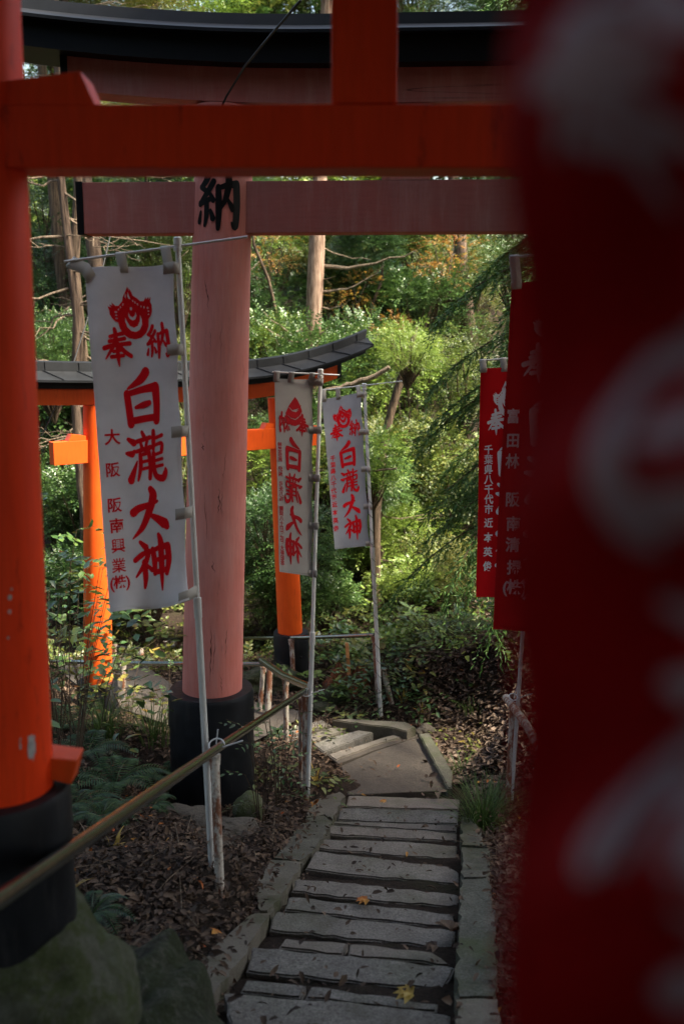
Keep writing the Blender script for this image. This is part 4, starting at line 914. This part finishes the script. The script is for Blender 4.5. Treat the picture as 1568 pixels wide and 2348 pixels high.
# ---------- trees ----------
def tree(name, label, pts, rad, bark, limbs, crown, group='forest trees', cat='tree'):
    """pts: trunk points; limbs: (start, [pts], r); crown: list of (pos, R, kind, leaf)"""
    root = thing(name, pts[0], label, cat, group); mb = MB(); mb.tube(pts, rad, 14)
    for i, v in enumerate(mb.v):
        k = 1+.07*math.sin(i*2.4)+.05*math.sin(i*5.3); c = pts[min(i//14, len(pts)-1)]; q = Vector(v)
        if i//14 < len(pts): mb.v[i] = tuple(c+(q-c)*k)
    mb.build('trunk', M[bark], root, smooth=True)
    for l, r in limbs:
        mb = MB(); mb.tube(l, [r*(1-.8*i/(len(l)-1)) for i in range(len(l))], 7); mb.build('limb', M['twig'], root, smooth=True)
    for pos, R, kind, leaf in crown:
        me, _ = random.choice(LIB[kind]); o = bpy.data.objects.new('crown', mcopy(me, M[leaf])); COL.objects.link(o); o.parent = root; o.location = Vector(pos)-root.location; o.scale = (R, R, R*.8); o.rotation_euler = (0, 0, random.uniform(0, 6))
    return root
def curve_limb(a, b, sag=.1, wob=.05, n=7, seed=0):
    rnd = random.Random(seed); a = Vector(a); b = Vector(b)
    return [a.lerp(b, i/n)+Vector((0, 0, -sag*math.sin(math.pi*i/n)))+Vector((rnd.uniform(-wob, wob), rnd.uniform(-wob, wob), rnd.uniform(-wob, wob)))*(0 if i in (0,) else 1) for i in range(n+1)]
def trunk_px(px0, py0, px1, py1, d, extra=0):
    a = P(px0, py0, d); b = P(px1, py1, d); b = a+(b-a)  # same depth along the view, lean is real
    b.y = a.y+(b.z-a.z)*.02; sc = b.y/ray(px1, py1).y; b = ray(px1, py1)*sc
    g = h(a.x, a.y)-.1; dn = (a-b).normalized(); base = a+dn*((a.z-g)/max(.2, -dn.z))
    top = b+(b-a).normalized()*extra; return [base.lerp(top, i/9) for i in range(10)]
def crowns(top, R, leaf, n=4, up=1.2, sp=1.3, kind='feather', seed=1):
    rnd = random.Random(seed); return [((top.x+rnd.uniform(-sp, sp), top.y+rnd.uniform(-sp, sp), top.z+rnd.uniform(-.3, up)), R*rnd.uniform(.8, 1.2), kind, leaf) for _ in range(n)]
# the bright cedar trunk in the middle
T = trunk_px(716, 812, 733, 405, 15.5, 4.5); r = .118
lm = [(curve_limb(P(735, 610, 15.4), P(955, 572, 14.6), .1, .03, 7, 1), .035), (curve_limb(P(712, 748, 15.4), P(608, 712, 15), .2, .03, 7, 2), .024), (curve_limb(P(712, 775, 15.4), P(590, 735, 15), .15, .03, 7, 3), .018),
      (curve_limb(P(735, 668, 15.4), P(880, 610, 15), .12, .03, 7, 4), .022), (curve_limb(P(722, 778, 15.4), P(762, 738, 15.3), .02, .01, 5, 5), .018), (curve_limb(P(735, 705, 15.4), P(800, 690, 15), .06, .03, 6, 6), .015),
      (curve_limb(P(728, 560, 15.4), P(850, 600, 15), .02, .03, 6, 7), .012), (curve_limb(P(735, 640, 15.4), P(770, 632, 15), .02, .01, 4, 8), .012)]
tree('cedar_tree', 'pale peeling cedar trunk standing right of the pink pillar', T, [r*1.5, r*1.25, r*1.1, r, r, r*.95, r*.9, r*.8, r*.7, r*.5], 'bark', lm, crowns(T[-1], 1.3, D_, 5, 1.5, 1.5, 'feather', 3))
for i, (x0, y0, x1, y1, dd, r, bk, lab) in enumerate((
    (176, 850, 146, 400, 12.0, .075, 'bark', 'crooked pale trunk with bare branches next to the near pillar'),
    (222, 620, 196, 400, 14.0, .15, 'bark', 'stout reddish cedar trunk left of the nearest white banner'),
    (190, 850, 178, 560, 12.8, .10, 'bark_dark', 'dark trunk half hidden behind the nearest white banner'),
    (372, 600, 366, 400, 17.0, .13, 'bark', 'sunlit trunk above the left end of the pink cross beam'),
    (352, 620, 330, 400, 15.5, .05, 'bark_dark', 'thin dark trunk between beam end and banner'),
    (842, 790, 868, 640, 17.5, .05, 'bark_dark', 'thin dark stem rising behind the tip of the far roof'),
    (1068, 700, 1052, 540, 18.5, .16, 'bark', 'pale trunk half covered by foliage above the cedar tip'),
    (862, 1320, 872, 1160, 13.2, .05, 'bark_dark', 'slender brown stem behind the wire-wrapped pole'),
    (600, 600, 585, 540, 16.5, .05, 'bark_dark', 'slender leaning stem beside the pink pillar'),
    (110, 300, 100, 200, 15.0, .12, 'bark_dark', 'dark trunk below the left end of the big roof'))):
    T = trunk_px(x0, y0, x1, y1, dd, 3.5 if r > .06 else .4); T = [p+Vector((.06*math.sin(q*1.9+i), 0, 0))*(1 if r < .11 else .3) for q, p in enumerate(T)]; rnd = random.Random(i+50); lm = []
    nl = {0: 30, 1: 20, 2: 22, 3: 12, 4: 16, 10: 8}.get(i, 3)
    for j in range(nl):
        k = rnd.uniform(.25, .9); p = T[0].lerp(T[-1], k); s = rnd.choice((-1, 1)) if i not in (0,) else rnd.choice((-1, 1, 1)); L_ = rnd.uniform(.5, 1.5)
        q = p+Vector((s*L_, rnd.uniform(-.6, .3), rnd.uniform(-.45, .35))); main = curve_limb(p, q, rnd.uniform(-.05, .2), .05, 7, i*50+j); rr = rnd.uniform(.008, .02); lm.append((main, rr))
        for m_ in range(2):
            a = main[rnd.randrange(2, 6)]; lm.append((curve_limb(a, a+Vector((s*rnd.uniform(.1, .5), rnd.uniform(-.2, .2), rnd.uniform(-.3, .25))), .03, .02, 4, i*90+j*3+m_), rr*.5))
    top = T[-1]; cw = crowns(top, 1.25, rnd.choice((D_, O_, D_)), 4, 1.2, 1.4, 'feather', i+9) if r > .06 and i != 7 else crowns(top, .6, D_, 2, .3, .4, 'fine', i+9)
    tree('forest_tree', lab, T, [.7*r*(1.35-.085*q) for q in range(10)], 'bark_mid' if bk == 'bark' else bk, lm, cw)
T = [P(862, 1180, 12.6), P(874, 1060, 12.6), P(892, 962, 12.6), P(918, 870, 12.5), P(940, 800, 12.4), P(955, 750, 12.4)]; T.insert(0, Vector((T[0].x, T[0].y, h(T[0].x, T[0].y)-.1)))
tree('leaning_tree', 'short leaning brown trunk right of the small white banner', T, [.065, .06, .055, .05, .048, .04, .02], 'bark_dark', [], [])
put(850, 1060, 11.9, .55, 'broad', B_)
put(935, 800, 11.8, .42, 'fine', B_)
# the beige fallen branch above the small banner
mb = MB(); L_ = curve_limb(P(748, 893, 13.6), P(892, 843, 13.2), .05, .02, 9, 77); mb.tube(L_, [.014+.022*math.sin(.3+2.2*i/9) for i in range(10)], 8); tag(mb.build('branch', M['twig'], smooth=True), 'beige bare branch between far roof tip and small white banner', 'branch')
mb = MB(); L_ = curve_limb(P(855, 1080, 11.5), P(907, 1075, 11.3), .0, .01, 6, 78); mb.tube(L_, .012, 6); L_ = curve_limb(P(700, 1088, 12.5), P(742, 1078, 12.3), .0, .01, 5, 79); mb.tube(L_, .012, 6)
tag(mb.build('branch', M['twig'], smooth=True), 'broken pale twig sticking out beside the wire-wrapped pole', 'branch')

# drooping cedar on the right
def drooping_cedar(cx, cy, z0, z1, R, label, seed):
    r = np.random.default_rng(seed); gz = h(cx, cy); root = thing('drooping_cedar', Vector((cx, cy, gz)), label, 'tree')
    mb = MB(); mb.tube([Vector((cx, cy, gz-.1)), Vector((cx+.03, cy, (gz+z1)/2)), Vector((cx, cy, z1+.4))], [.13, .09, .03], 12); mb.build('trunk', M['bark'], root, smooth=True)
    V = []; Fq = []; bm_ = MB(); nb = 165; base = []; drs = []
    for i in range(nb):
        z = z0+(z1-z0)*((i+r.random())/nb); a = r.uniform(0, 2*math.pi); Lb = R*r.uniform(.6, 1.05)*(1-.45*(z-z0)/(z1-z0)); pts = []
        for t in np.linspace(0, 1, 9):
            rad = Lb*t; pts.append(np.array([cx+math.cos(a+.25*t)*rad, cy+math.sin(a+.25*t)*rad, z+.25*rad-.55*rad*rad/Lb**.5]))
        bm_.tube(pts[:8], [.016*(1-.1*q) for q in range(8)], 5)
        for t in np.linspace(.22, 1, 26):
            k = t*8; q = int(min(7, k)); p = pts[q]*(1-(k-q))+pts[q+1]*(k-q); tan = norm(pts[q+1]-pts[q])
            for s in (-1, 1):
                sd = np.array([-tan[1], tan[0], 0])*s; base.append(p); drs.append(norm(tan*.8+sd*r.uniform(.3, .9)+np.array([0, 0, r.uniform(-.75, .1)])+r.normal(size=3)*.15))
    base = np.array(base); drs = np.array(drs); n = len(base)
    # each twig: a drooping string of thin upswept needles
    B = []; D = []; S = []; N = []; LL = []; WW = []; k = 18; sp = .013*r.uniform(.8, 1.5, n)[:, None]
    for i in range(k):
        p = base+drs*sp*i+np.array([0, 0, -1.0])*(sp*i)**2*1.6; q = 1 if i % 2 else -1
        sd = norm(np.cross(drs, np.array([0, 0, 1.0]))+r.normal(size=(n, 3))*.5); d = norm(drs+sd*q*.55+r.normal(size=(n, 3))*.22); s = norm(np.cross(d, r.normal(size=(n, 3)))); B.append(p); D.append(d); S.append(s); N.append(np.cross(d, s)); LL.append(r.uniform(.045, .085, n)*(1-.3*i/k)); WW.append(np.full(n, .0065))
    me = leaves_mesh('foliage', *[np.concatenate(x) for x in (B, D, S, N, LL, WW)]); link('foliage', me, M['leaf_cedar'], root); bm_.build('branches', M['bark_dark'], root, smooth=True)
drooping_cedar(2.2, 9.1, -1.9, 3.9, 1.85, 'drooping dark green cedar filling the space left of the red banners', 31)
for px, py, dd, R in ((1130, 620, 10.5, .55), (1150, 900, 10.6, .6), (1100, 1150, 10.8, .5), (1150, 1320, 10.4, .45)):
    put(px+60, py, dd, R, 'feather', D_)

# ---------- low plants ----------
def low_plant(px, py, d, Hh, leaf, label, seed, L=.085, W=.022, n=26, sp=.045, k=7, name='leafy_plant', cat='plant', group='leafy plants on the ground', spread=.3, gz=None, fh=1.0):
    r = np.random.default_rng(seed); p = P(px, py, d); z = h(p.x, p.y) if gz is None else gz; root = thing(name, Vector((p.x, p.y, z)), label, cat, group)
    B = []; D = []; mb = MB()
    for i in range(n):
        a = r.uniform(0, 6.28); el = r.uniform(.5, 1.3); q = np.array([math.cos(a)*spread*r.uniform(.3, 1), math.sin(a)*spread*r.uniform(.3, 1), Hh*r.uniform(.25, 1)]); b = np.array([p.x, p.y, z])+q
        B.append(b); D.append(norm(np.array([math.cos(a), math.sin(a), r.uniform(-.1, .5)*fh])))
        if i % 3 == 0 or n < 18: mb.tube([Vector((p.x, p.y, z-.03))+Vector((q[0]*.15, q[1]*.15, 0)), Vector(b*.5+np.array([p.x, p.y, z])*.5)+Vector((0, 0, .05)), Vector(b), Vector(b+D[-1]*sp*k*.8)], [.0042, .003, .002, .0012], 5)
    a = sprays(r, np.array(B), np.array(D), k, sp, L, W, .5); link('leaves', round_leaves('leaves', *a), M[leaf], root); mb.build('stems', M['bark_dark'], root); return root
pl_ = [(905, 1440, 10.6, .40, B_, 'pale green pinnate plant right of the chrome rail end'), (960, 1420, 10.6, .42, B_, 'pale green pinnate plant on top of the litter slope'), (1010, 1410, 10.2, .34, B_, 'yellowish pinnate plant above the litter slope'), (1050, 1450, 9.6, .28, O_, 'low ivy-like plant on the litter slope below the red banner'),
       (900, 1500, 9.8, .25, O_, 'low olive plant behind the rail end post'), (985, 1500, 9.4, .2, D_, 'small dark plant in the middle of the litter slope'), (830, 1470, 10.8, .3, D_, 'dark plant behind the orange stake'), (750, 1470, 10.9, .35, D_, 'dark plant left of the orange stake'),
       (930, 1350, 12.0, .5, B_, 'large pale leafy plant behind the litter slope'), (1030, 1340, 11.5, .5, B_, 'large pale leafy plant under the drooping cedar'), (860, 1590, 9.3, .22, D_, 'dark little plant at the foot of the wire-wrapped pole'), (735, 1665, 8.9, .15, O_, 'olive seedling in the gap between the diagonal treads'),
       (1100, 1530, 8.6, .15, O_, 'small seedling high on the dark right slope'), (600, 1760, 7.6, .25, D_, 'dark leafy plant between the rail posts'), (650, 1800, 7.4, .22, O_, 'olive leafy plant below the handrail end'), (730, 1600, 9.8, .22, B_, 'yellow green sprig left of the mossy knob'), (780, 1420, 11.5, .45, O_, 'tall olive plant over the stump')]
for i, (x, y, dd, Hh, lf, lab) in enumerate(pl_): low_plant(x, y, dd, Hh, lf, lab, 100+i, L=.07 if dd < 9.5 else .095, W=.02 if dd < 9.5 else .028, n=22 if dd > 9 else 14, spread=.35 if dd > 9 else .22)
rq = random.Random(44)
for i in range(16):
    x = rq.uniform(860, 1150); y = 1390+rq.random()*150+(x-860)*.12; dd = 11.6-(y-1390)*.014; low_plant(x, y, dd, rq.uniform(.12, .38), rq.choice([B_, O_, D_]), ['pale', 'olive', 'dark', 'low', 'ragged', 'upright', 'sprawling', 'small'][i % 8]+' leafy plant on the slope, '+('upper' if y < 1460 else 'lower')+(' part near the rail' if x < 1000 else ' part near the cedar'), 700+i, L=.085, W=.026, n=16, spread=.32)
# big-leaved bush right behind the near pillar
for i, (x, y, dd, Hh, lf, n_, lab) in enumerate(((150, 1600, 6.3, 1.55, D_, 44, 'tall broad-leaved bush just right of the near pillar'), (195, 1560, 7.0, 1.35, O_, 12, 'taller twiggy bush in front of the far left orange pillar'), (130, 1640, 7.6, 1.2, B_, 46, 'yellow green bush low behind the near pillar'), (290, 1600, 8.4, .6, O_, 20, 'small bush between orange pillar and pink pillar base'),
     (165, 1500, 8.2, 1.6, D_, 60, 'dark bush behind the twiggy bush'), (100, 1500, 8.6, 1.9, D_, 60, 'dark bush beside the edge of the near pillar'))):
    low_plant(x, y, dd, Hh, lf, lab, 200+i, L=.105, W=.032, n=int(n_*.8), spread=.5, name='bush', cat='bush', group='broad-leaved bushes by the near pillar', k=6, sp=.06)
for i, (x, y, dd, lab) in enumerate(((598, 1790, 6.6, 'thin dark sapling right of the pink gate base'), (640, 1815, 7.0, 'thin dark sapling before the rusty post'), (385, 1560, 8.8, 'thin upright sapling left of the pink gate base'))):
    low_plant(x, y, dd, .75, D_, lab, 300+i, L=.05, W=.014, n=9, spread=.16, name='sapling', cat='sapling', group='thin saplings', k=6, sp=.03)
# ferns
def fern(px, py, d, Lf, nf, leaf, label, seed):
    r = np.random.default_rng(seed); p = P(px, py, d); z = h(p.x, p.y); root = thing('fern', Vector((p.x, p.y, z)), label, 'fern', 'ferns on the left bank'); B = []; D = []; S = []; N = []; LL = []; WW = []; mb = MB()
    for i in range(nf):
        a = 2*math.pi*i/nf+r.uniform(-.3, .3); o = np.array([math.cos(a), math.sin(a), 0]); sd = np.array([-math.sin(a), math.cos(a), 0]); L_ = Lf*r.uniform(.7, 1.1); pts = []
        for t in np.linspace(0, 1, 24): pts.append(np.array([p.x, p.y, z+.02])+o*L_*t*.95+np.array([0, 0, L_*(1.0*t-1.05*t*t)]))
        mb.tube([Vector(q) for q in pts[::4]], .003, 4)
        for j in range(2, 24):
            t = j/24; w_ = L_*.30*math.sin(math.pi*min(1, t*.9+.12))**.7*(1-t*.5)
            for s in (-1, 1):
                B.append(pts[j]); dd = norm(sd*s+o*.35+np.array([0, 0, -.1])); D.append(dd); S.append(o); N.append(np.array([0, 0, 1.0])); LL.append(max(.01, w_)); WW.append(L_*.017)
    link('fronds', leaves_mesh('fronds', *[np.array(x) for x in (B, D, S, N, LL, WW)]), M[leaf], root); mb.build('stalks', M['leaf_fern'], root)
for i, (x, y, dd, L_, lab) in enumerate(((195, 1815, 4.1, .24, 'fresh green fern beside the wooden block of the near pillar'), (260, 1700, 6.4, .42, 'large dark fern clump in the hollow left of the pink gate'), (200, 1690, 6.8, .38, 'dark fern clump next to the near pillar'),
     (160, 1740, 5.8, .32, 'dark fern low beside the near pillar'), (230, 1770, 5.6, .26, 'small fern among yellow blades'), (380, 1680, 7.2, .30, 'pale fern touching the pink gate base'), (150, 1600, 7.8, .4, 'feathery fern behind the near pillar'), (345, 1780, 6.0, .22, 'small dark fern above the slanting handrail'))):
    fern(x, y, dd, L_, 11, 'leaf_fern', lab, 400+i)
# grasses
def grass_tuft(px, py, d, Lg, n, m, label, seed, spread=.08, name='grass_tuft', wd=.0035, group='grass tufts'):
    r = np.random.default_rng(seed); p = P(px, py, d); z = h(p.x, p.y); V = []; Fc = []
    for i in range(n):
        a = r.uniform(0, 6.28); o = np.array([math.cos(a), math.sin(a), 0]); sd = np.array([-math.sin(a), math.cos(a), 0]); b = np.array([p.x, p.y, z-.01])+o*r.uniform(0, spread); L_ = Lg*r.uniform(.45, 1.1); bend = r.uniform(.2, .95); k = len(V)
        for j in range(6):
            t = j/5; q = b+o*L_*bend*t*t*.9+np.array([0, 0, L_*(t-bend*.55*t*t)]); w_ = wd*(1-t)**.7+.0003; V += [q-sd*w_, q+sd*w_]
        for j in range(5): Fc.append((k+2*j, k+2*j+1, k+2*j+3, k+2*j+2))
    o = link(name, npmesh(name, V, Fc), M[m]); o.location = (0, 0, 0); return tag(o, label, 'grass', group)
for i, (x, y, dd, L_, n_, m_, lab, sp_) in enumerate(((1108, 1815, 6.6, .48, 260, 'grass', 'arching green grass tuft at the right kerb below the rusty rail post', .14), (1140, 1790, 6.9, .35, 120, 'grass', 'smaller grass tuft at the foot of the red banner pole', .1), (1060, 1700, 7.9, .22, 60, 'grass', 'thin grass beside the slanting kerb stone', .12),
    (240, 1640, 7.5, .45, 160, 'grass', 'dark grass tuft in front of the far left black base', .15), (350, 1650, 7.6, .40, 120, 'grass', 'wispy grass hanging over the concrete path', .2), (1020, 1380, 10.8, .35, 120, 'grass', 'grass clump at the top of the slope', .25), (1090, 1500, 9.0, .2, 60, 'grass', 'thin grass on the right slope', .15),
    (158, 1985, 4.4, .12, 9, 'leaf_yellow', 'yellow bamboo-grass leaves beside the near black base', .02), (725, 1785, 7.6, .22, 9, 'leaf_yellow', 'yellow bamboo-grass leaves at the foot of the rusty post', .03), (925, 1530, 9.4, .2, 8, 'leaf_yellow', 'yellow blades on the litter slope', .03), (965, 1515, 9.2, .2, 7, 'leaf_yellow', 'bright yellow blades next to the dark plant', .03), (255, 1800, 5.2, .14, 8, 'leaf_yellow', 'yellow leaves near the small fern', .03), (165, 1990, 4.2, .10, 7, 'leaf_yellow', 'orange yellow leaves on dark litter under the handrail', .02))):
    grass_tuft(x, y, dd, L_, n_, m_, lab, 500+i, sp_, wd=.0035 if m_ == 'grass' else .011)

M['litter_pale'] = mat_leaf('pale_fallen_leaves', [(.025, .016, .011), (.06, .038, .026), (.115, .078, .055), (.20, .145, .11), (.30, .225, .17)], .15, .7, .3)
# ---------- leaf litter (uncountable) ----------
def litter(n, x0, x1, y0, y1, m, name, seed, size=(.02, .062), avoid=True, keep=.022, zoff=.012):
    r = np.random.default_rng(seed); u = r.random(n); x = r.uniform(x0, x1, n); y = y0+(y1-y0)*u**1.25
    cx = -.30+.108*y; onp = ((np.abs(x-cx) < .52) & (y < 7.25)) | (((x-.45)**2/.20+(y-7.75)**2/.6) < 1)
    k = (~onp) | (r.random(n) < keep); x, y, onp = x[k], y[k], onp[k]; n = len(x); kb = (~onp) & (np.abs(x+.30-.108*y) < .82) & (y < 7.25)
    z = H(x, y)+zoff+r.random(n)*.02+np.where(onp, .075, 0)+np.where(kb & (r.random(n) < .22), .11, 0); d = rdir(n, r); d[:, 2] *= .32; d = norm(d); up = norm(np.stack([r.normal(size=n)*.35, r.normal(size=n)*.35, np.ones(n)], 1)); s = norm(np.cross(up, d)); nn = norm(np.cross(d, s))
    L_ = r.uniform(size[0], size[1], n); o = link(name, round_leaves(name, np.stack([x, y, z], 1)-d*L_[:, None]*.5, d, s, nn, L_, L_*r.uniform(.16, .36, n), fold=.25), m); return o
o = litter(70000, -3.2, 3.2, 2.0, 12.5, M['litter'], 'leaf_litter', 1); tag(o, 'brown fallen leaves covering the banks beside the stairs', 'leaf litter', kind='stuff')
o = litter(26000, -1.6, 1.4, 2.0, 6.5, M['litter'], 'leaf_litter', 5, (.012, .045)); tag(o, 'crumbled brown leaf bits near the lower stairs', 'leaf litter', kind='stuff')
o = litter(28000, .7, 3.6, 6.8, 12.5, M['litter_pale'], 'leaf_litter', 15, (.04, .10)); tag(o, 'paler fallen leaves on the right slope behind the landing', 'leaf litter', kind='stuff')
o = litter(380, -2, 2, 2.4, 10, M['litter_bright'], 'leaf_litter', 2, (.03, .06), keep=.10); tag(o, 'scattered orange and yellow fallen leaves', 'leaf litter', kind='stuff')
r = np.random.default_rng(9); mb = MB()
for i in range(420):
    x = r.uniform(-2.6, 2.4); y = r.uniform(2.4, 10)
    if abs(x+.30-.108*y) < .6 and y < 8.6: continue
    a = r.uniform(0, 3.14); L_ = r.uniform(.05, .28); z = h(x, y)+.03; c = Vector((x, y, z)); d_ = Vector((math.cos(a), math.sin(a), r.uniform(-.15, .2))); q = c+d_*L_; mb.tube([c-d_*L_*.5, c+Vector((0, 0, .01)), q], [.0035, .003, .0015], 4, cap=False)
tag(mb.build('fallen_twigs', M['twig']), 'dry twigs scattered over the leaf litter', 'twigs', kind='stuff')
# single leaves that catch the eye on the treads
for x, y, z, s, m, lab in ((842, 2081, -2.73, .06, 'litter_bright', 'red leaf on the narrow tread in the middle of the stairs'), (945, 2302, -2.42, .075, 'leaf_yellow', 'yellow leaf on the lowest tread'), (1000, 2190, -2.56, .06, 'litter', 'pinkish leaf at the right end of the third lowest tread'), (884, 1849, -3.32, .05, 'litter_bright', 'small red leaf on the top tread'), (1030, 2150, -2.6, .08, 'litter', 'big curled brown leaf beside the right kerb')):
    r = np.random.default_rng(int(x)); p = onplane(x, y); p = Vector((p.x, p.y, p.z+.03)); B = np.array([p]*5)+np.array([0, 0, .004])*np.arange(5)[:, None]; a = np.linspace(-1.2, 1.2, 5)+r.uniform(0, 6); D = np.stack([np.cos(a), np.sin(a), np.full(5, .12)], 1); D = norm(D); N = np.tile([0, 0, 1.0], (5, 1)); S = norm(np.cross(N, D))
    tag(link('fallen_leaf', leaves_mesh('fallen_leaf', B, D, S, N, np.full(5, s), np.full(5, s*.28), .2), M[m]), lab, 'leaf', 'single fallen leaves on the treads')
# ground cover at the back
r = np.random.default_rng(77); n = 9000; x = r.uniform(-7, 6, n); y = r.uniform(10.3, 24, n); z = H(x, y)
o = link('ground_cover', leaves_mesh('ground_cover', *sprays(r, np.stack([x, y, z], 1), norm(np.stack([r.normal(size=n), r.normal(size=n), r.uniform(.3, 1.2, n)], 1)), 8, .045, .075, .022, .4)), M['leaf_olive']); tag(o, 'low green undergrowth covering the hillside', 'undergrowth', kind='stuff')
# ---------- unseen trees added around the camera, crowns placed to shade the stairs ----------
SH = [(3.6, -1.0, 5.0, 'over the camera on the right'), (-3.4, -1.2, 5.0, 'over the camera on the left'), (5.6, 3.4, 4.6, 'on the right bank outside the frame'), (-7.2, 3.2, 2.6, 'on the left bank outside the frame'), (.4, -5.0, 4.6, 'straight behind the camera'), (4.8, -4.5, 4.4, 'up the bank behind the camera on the right'), (-5.2, -4.2, 4.0, 'up the bank behind the camera on the left'), (-8.6, 8.0, 2.0, 'far out on the left bank'), (2.9, 3.2, 5.4, 'leaning over the right bank'), (5.2, 1.2, 1.6, 'low on the right bank outside the frame'), (-5.4, 1.6, 2.0, 'low on the left bank outside the frame'), (0.2, -3.4, 1.6, 'low behind the camera')]
for i, (x, y, zc, lab) in enumerate(SH):
    g_ = h(x, y); rnd = random.Random(i+900); T = [Vector((x, y, g_-.1)).lerp(Vector((x, y, zc)), q/9) for q in range(10)]
    cw = [((x+rnd.uniform(-2.4, 2.4)*(1 if i not in (3, 7, 9, 10) else .4), y+rnd.uniform(-1.8, 2.0)*(1 if i not in (9, 10) else .5), zc+rnd.uniform(-.6, 1.2)), 2.1*rnd.uniform(.85, 1.1), 'broad', D_) for _ in range(7)]
    if i in (0, 1, 8): cw += [((x*.35+rnd.uniform(-1, 1), rnd.uniform(-1, 3.6), 5.0), 2.0, 'broad', D_) for _ in range(3)]
    if i == 4: cw += [((rnd.uniform(-1.6, 1.2), rnd.uniform(-1.5, 1.6), 4.8), 1.9, 'broad', D_) for _ in range(4)]
    tree('added_shade_tree', 'added unseen shade tree '+lab, T, [.2]*10, 'bark_dark', [], cw, group='added trees over the stairs')
# ---------- sky, sun, camera ----------
SUN_EL = math.radians(SUNEL); SUN_AZ = math.radians(SUNAZ)   # azimuth: 0 = straight ahead of the camera (+Y), clockwise
wd = bpy.data.worlds.new('World'); SC.world = wd; wd.use_nodes = True; nt = wd.node_tree; bg = nt.nodes['Background']; bg.inputs[1].default_value = SKY
sk = nt.nodes.new('ShaderNodeTexSky'); sk.sky_type = 'NISHITA'; sk.sun_disc = False; sk.sun_elevation = SUN_EL; sk.sun_rotation = SUN_AZ; sk.air_density = 1.6; sk.dust_density = 5; sk.ozone_density = 1
nt.links.new(sk.outputs[0], bg.inputs[0])
ld = bpy.data.lights.new('sun', 'SUN'); ld.energy = SUNE; ld.angle = math.radians(8); ld.color = (1, .91, .74); lo = bpy.data.objects.new('sun', ld); COL.objects.link(lo)
dv = Vector((math.sin(SUN_AZ)*math.cos(SUN_EL), math.cos(SUN_AZ)*math.cos(SUN_EL), math.sin(SUN_EL))); lo.rotation_euler = (-dv).to_track_quat('-Z', 'Y').to_euler(); lo.location = dv*30
cd = bpy.data.cameras.new('camera'); cam = bpy.data.objects.new('camera', cd); COL.objects.link(cam); cam.rotation_euler = (math.radians(80), 0, 0)
cd.sensor_fit = 'VERTICAL'; cd.sensor_height = 36; cd.sensor_width = 24; cd.lens = 36*F/2348; cd.clip_start = .05; cd.clip_end = 1000
cd.dof.use_dof = True; cd.dof.focus_distance = 6.6; cd.dof.aperture_fstop = 2.2; cd.dof.aperture_blades = 9
SC.camera = cam
SC.view_settings.view_transform = 'Standard'; SC.view_settings.look = 'None'; SC.view_settings.gamma = 1; SC.view_settings.use_curve_mapping = False; SC.view_settings.exposure = EXPO
SC.cycles.max_bounces = 8; SC.cycles.use_denoising = True
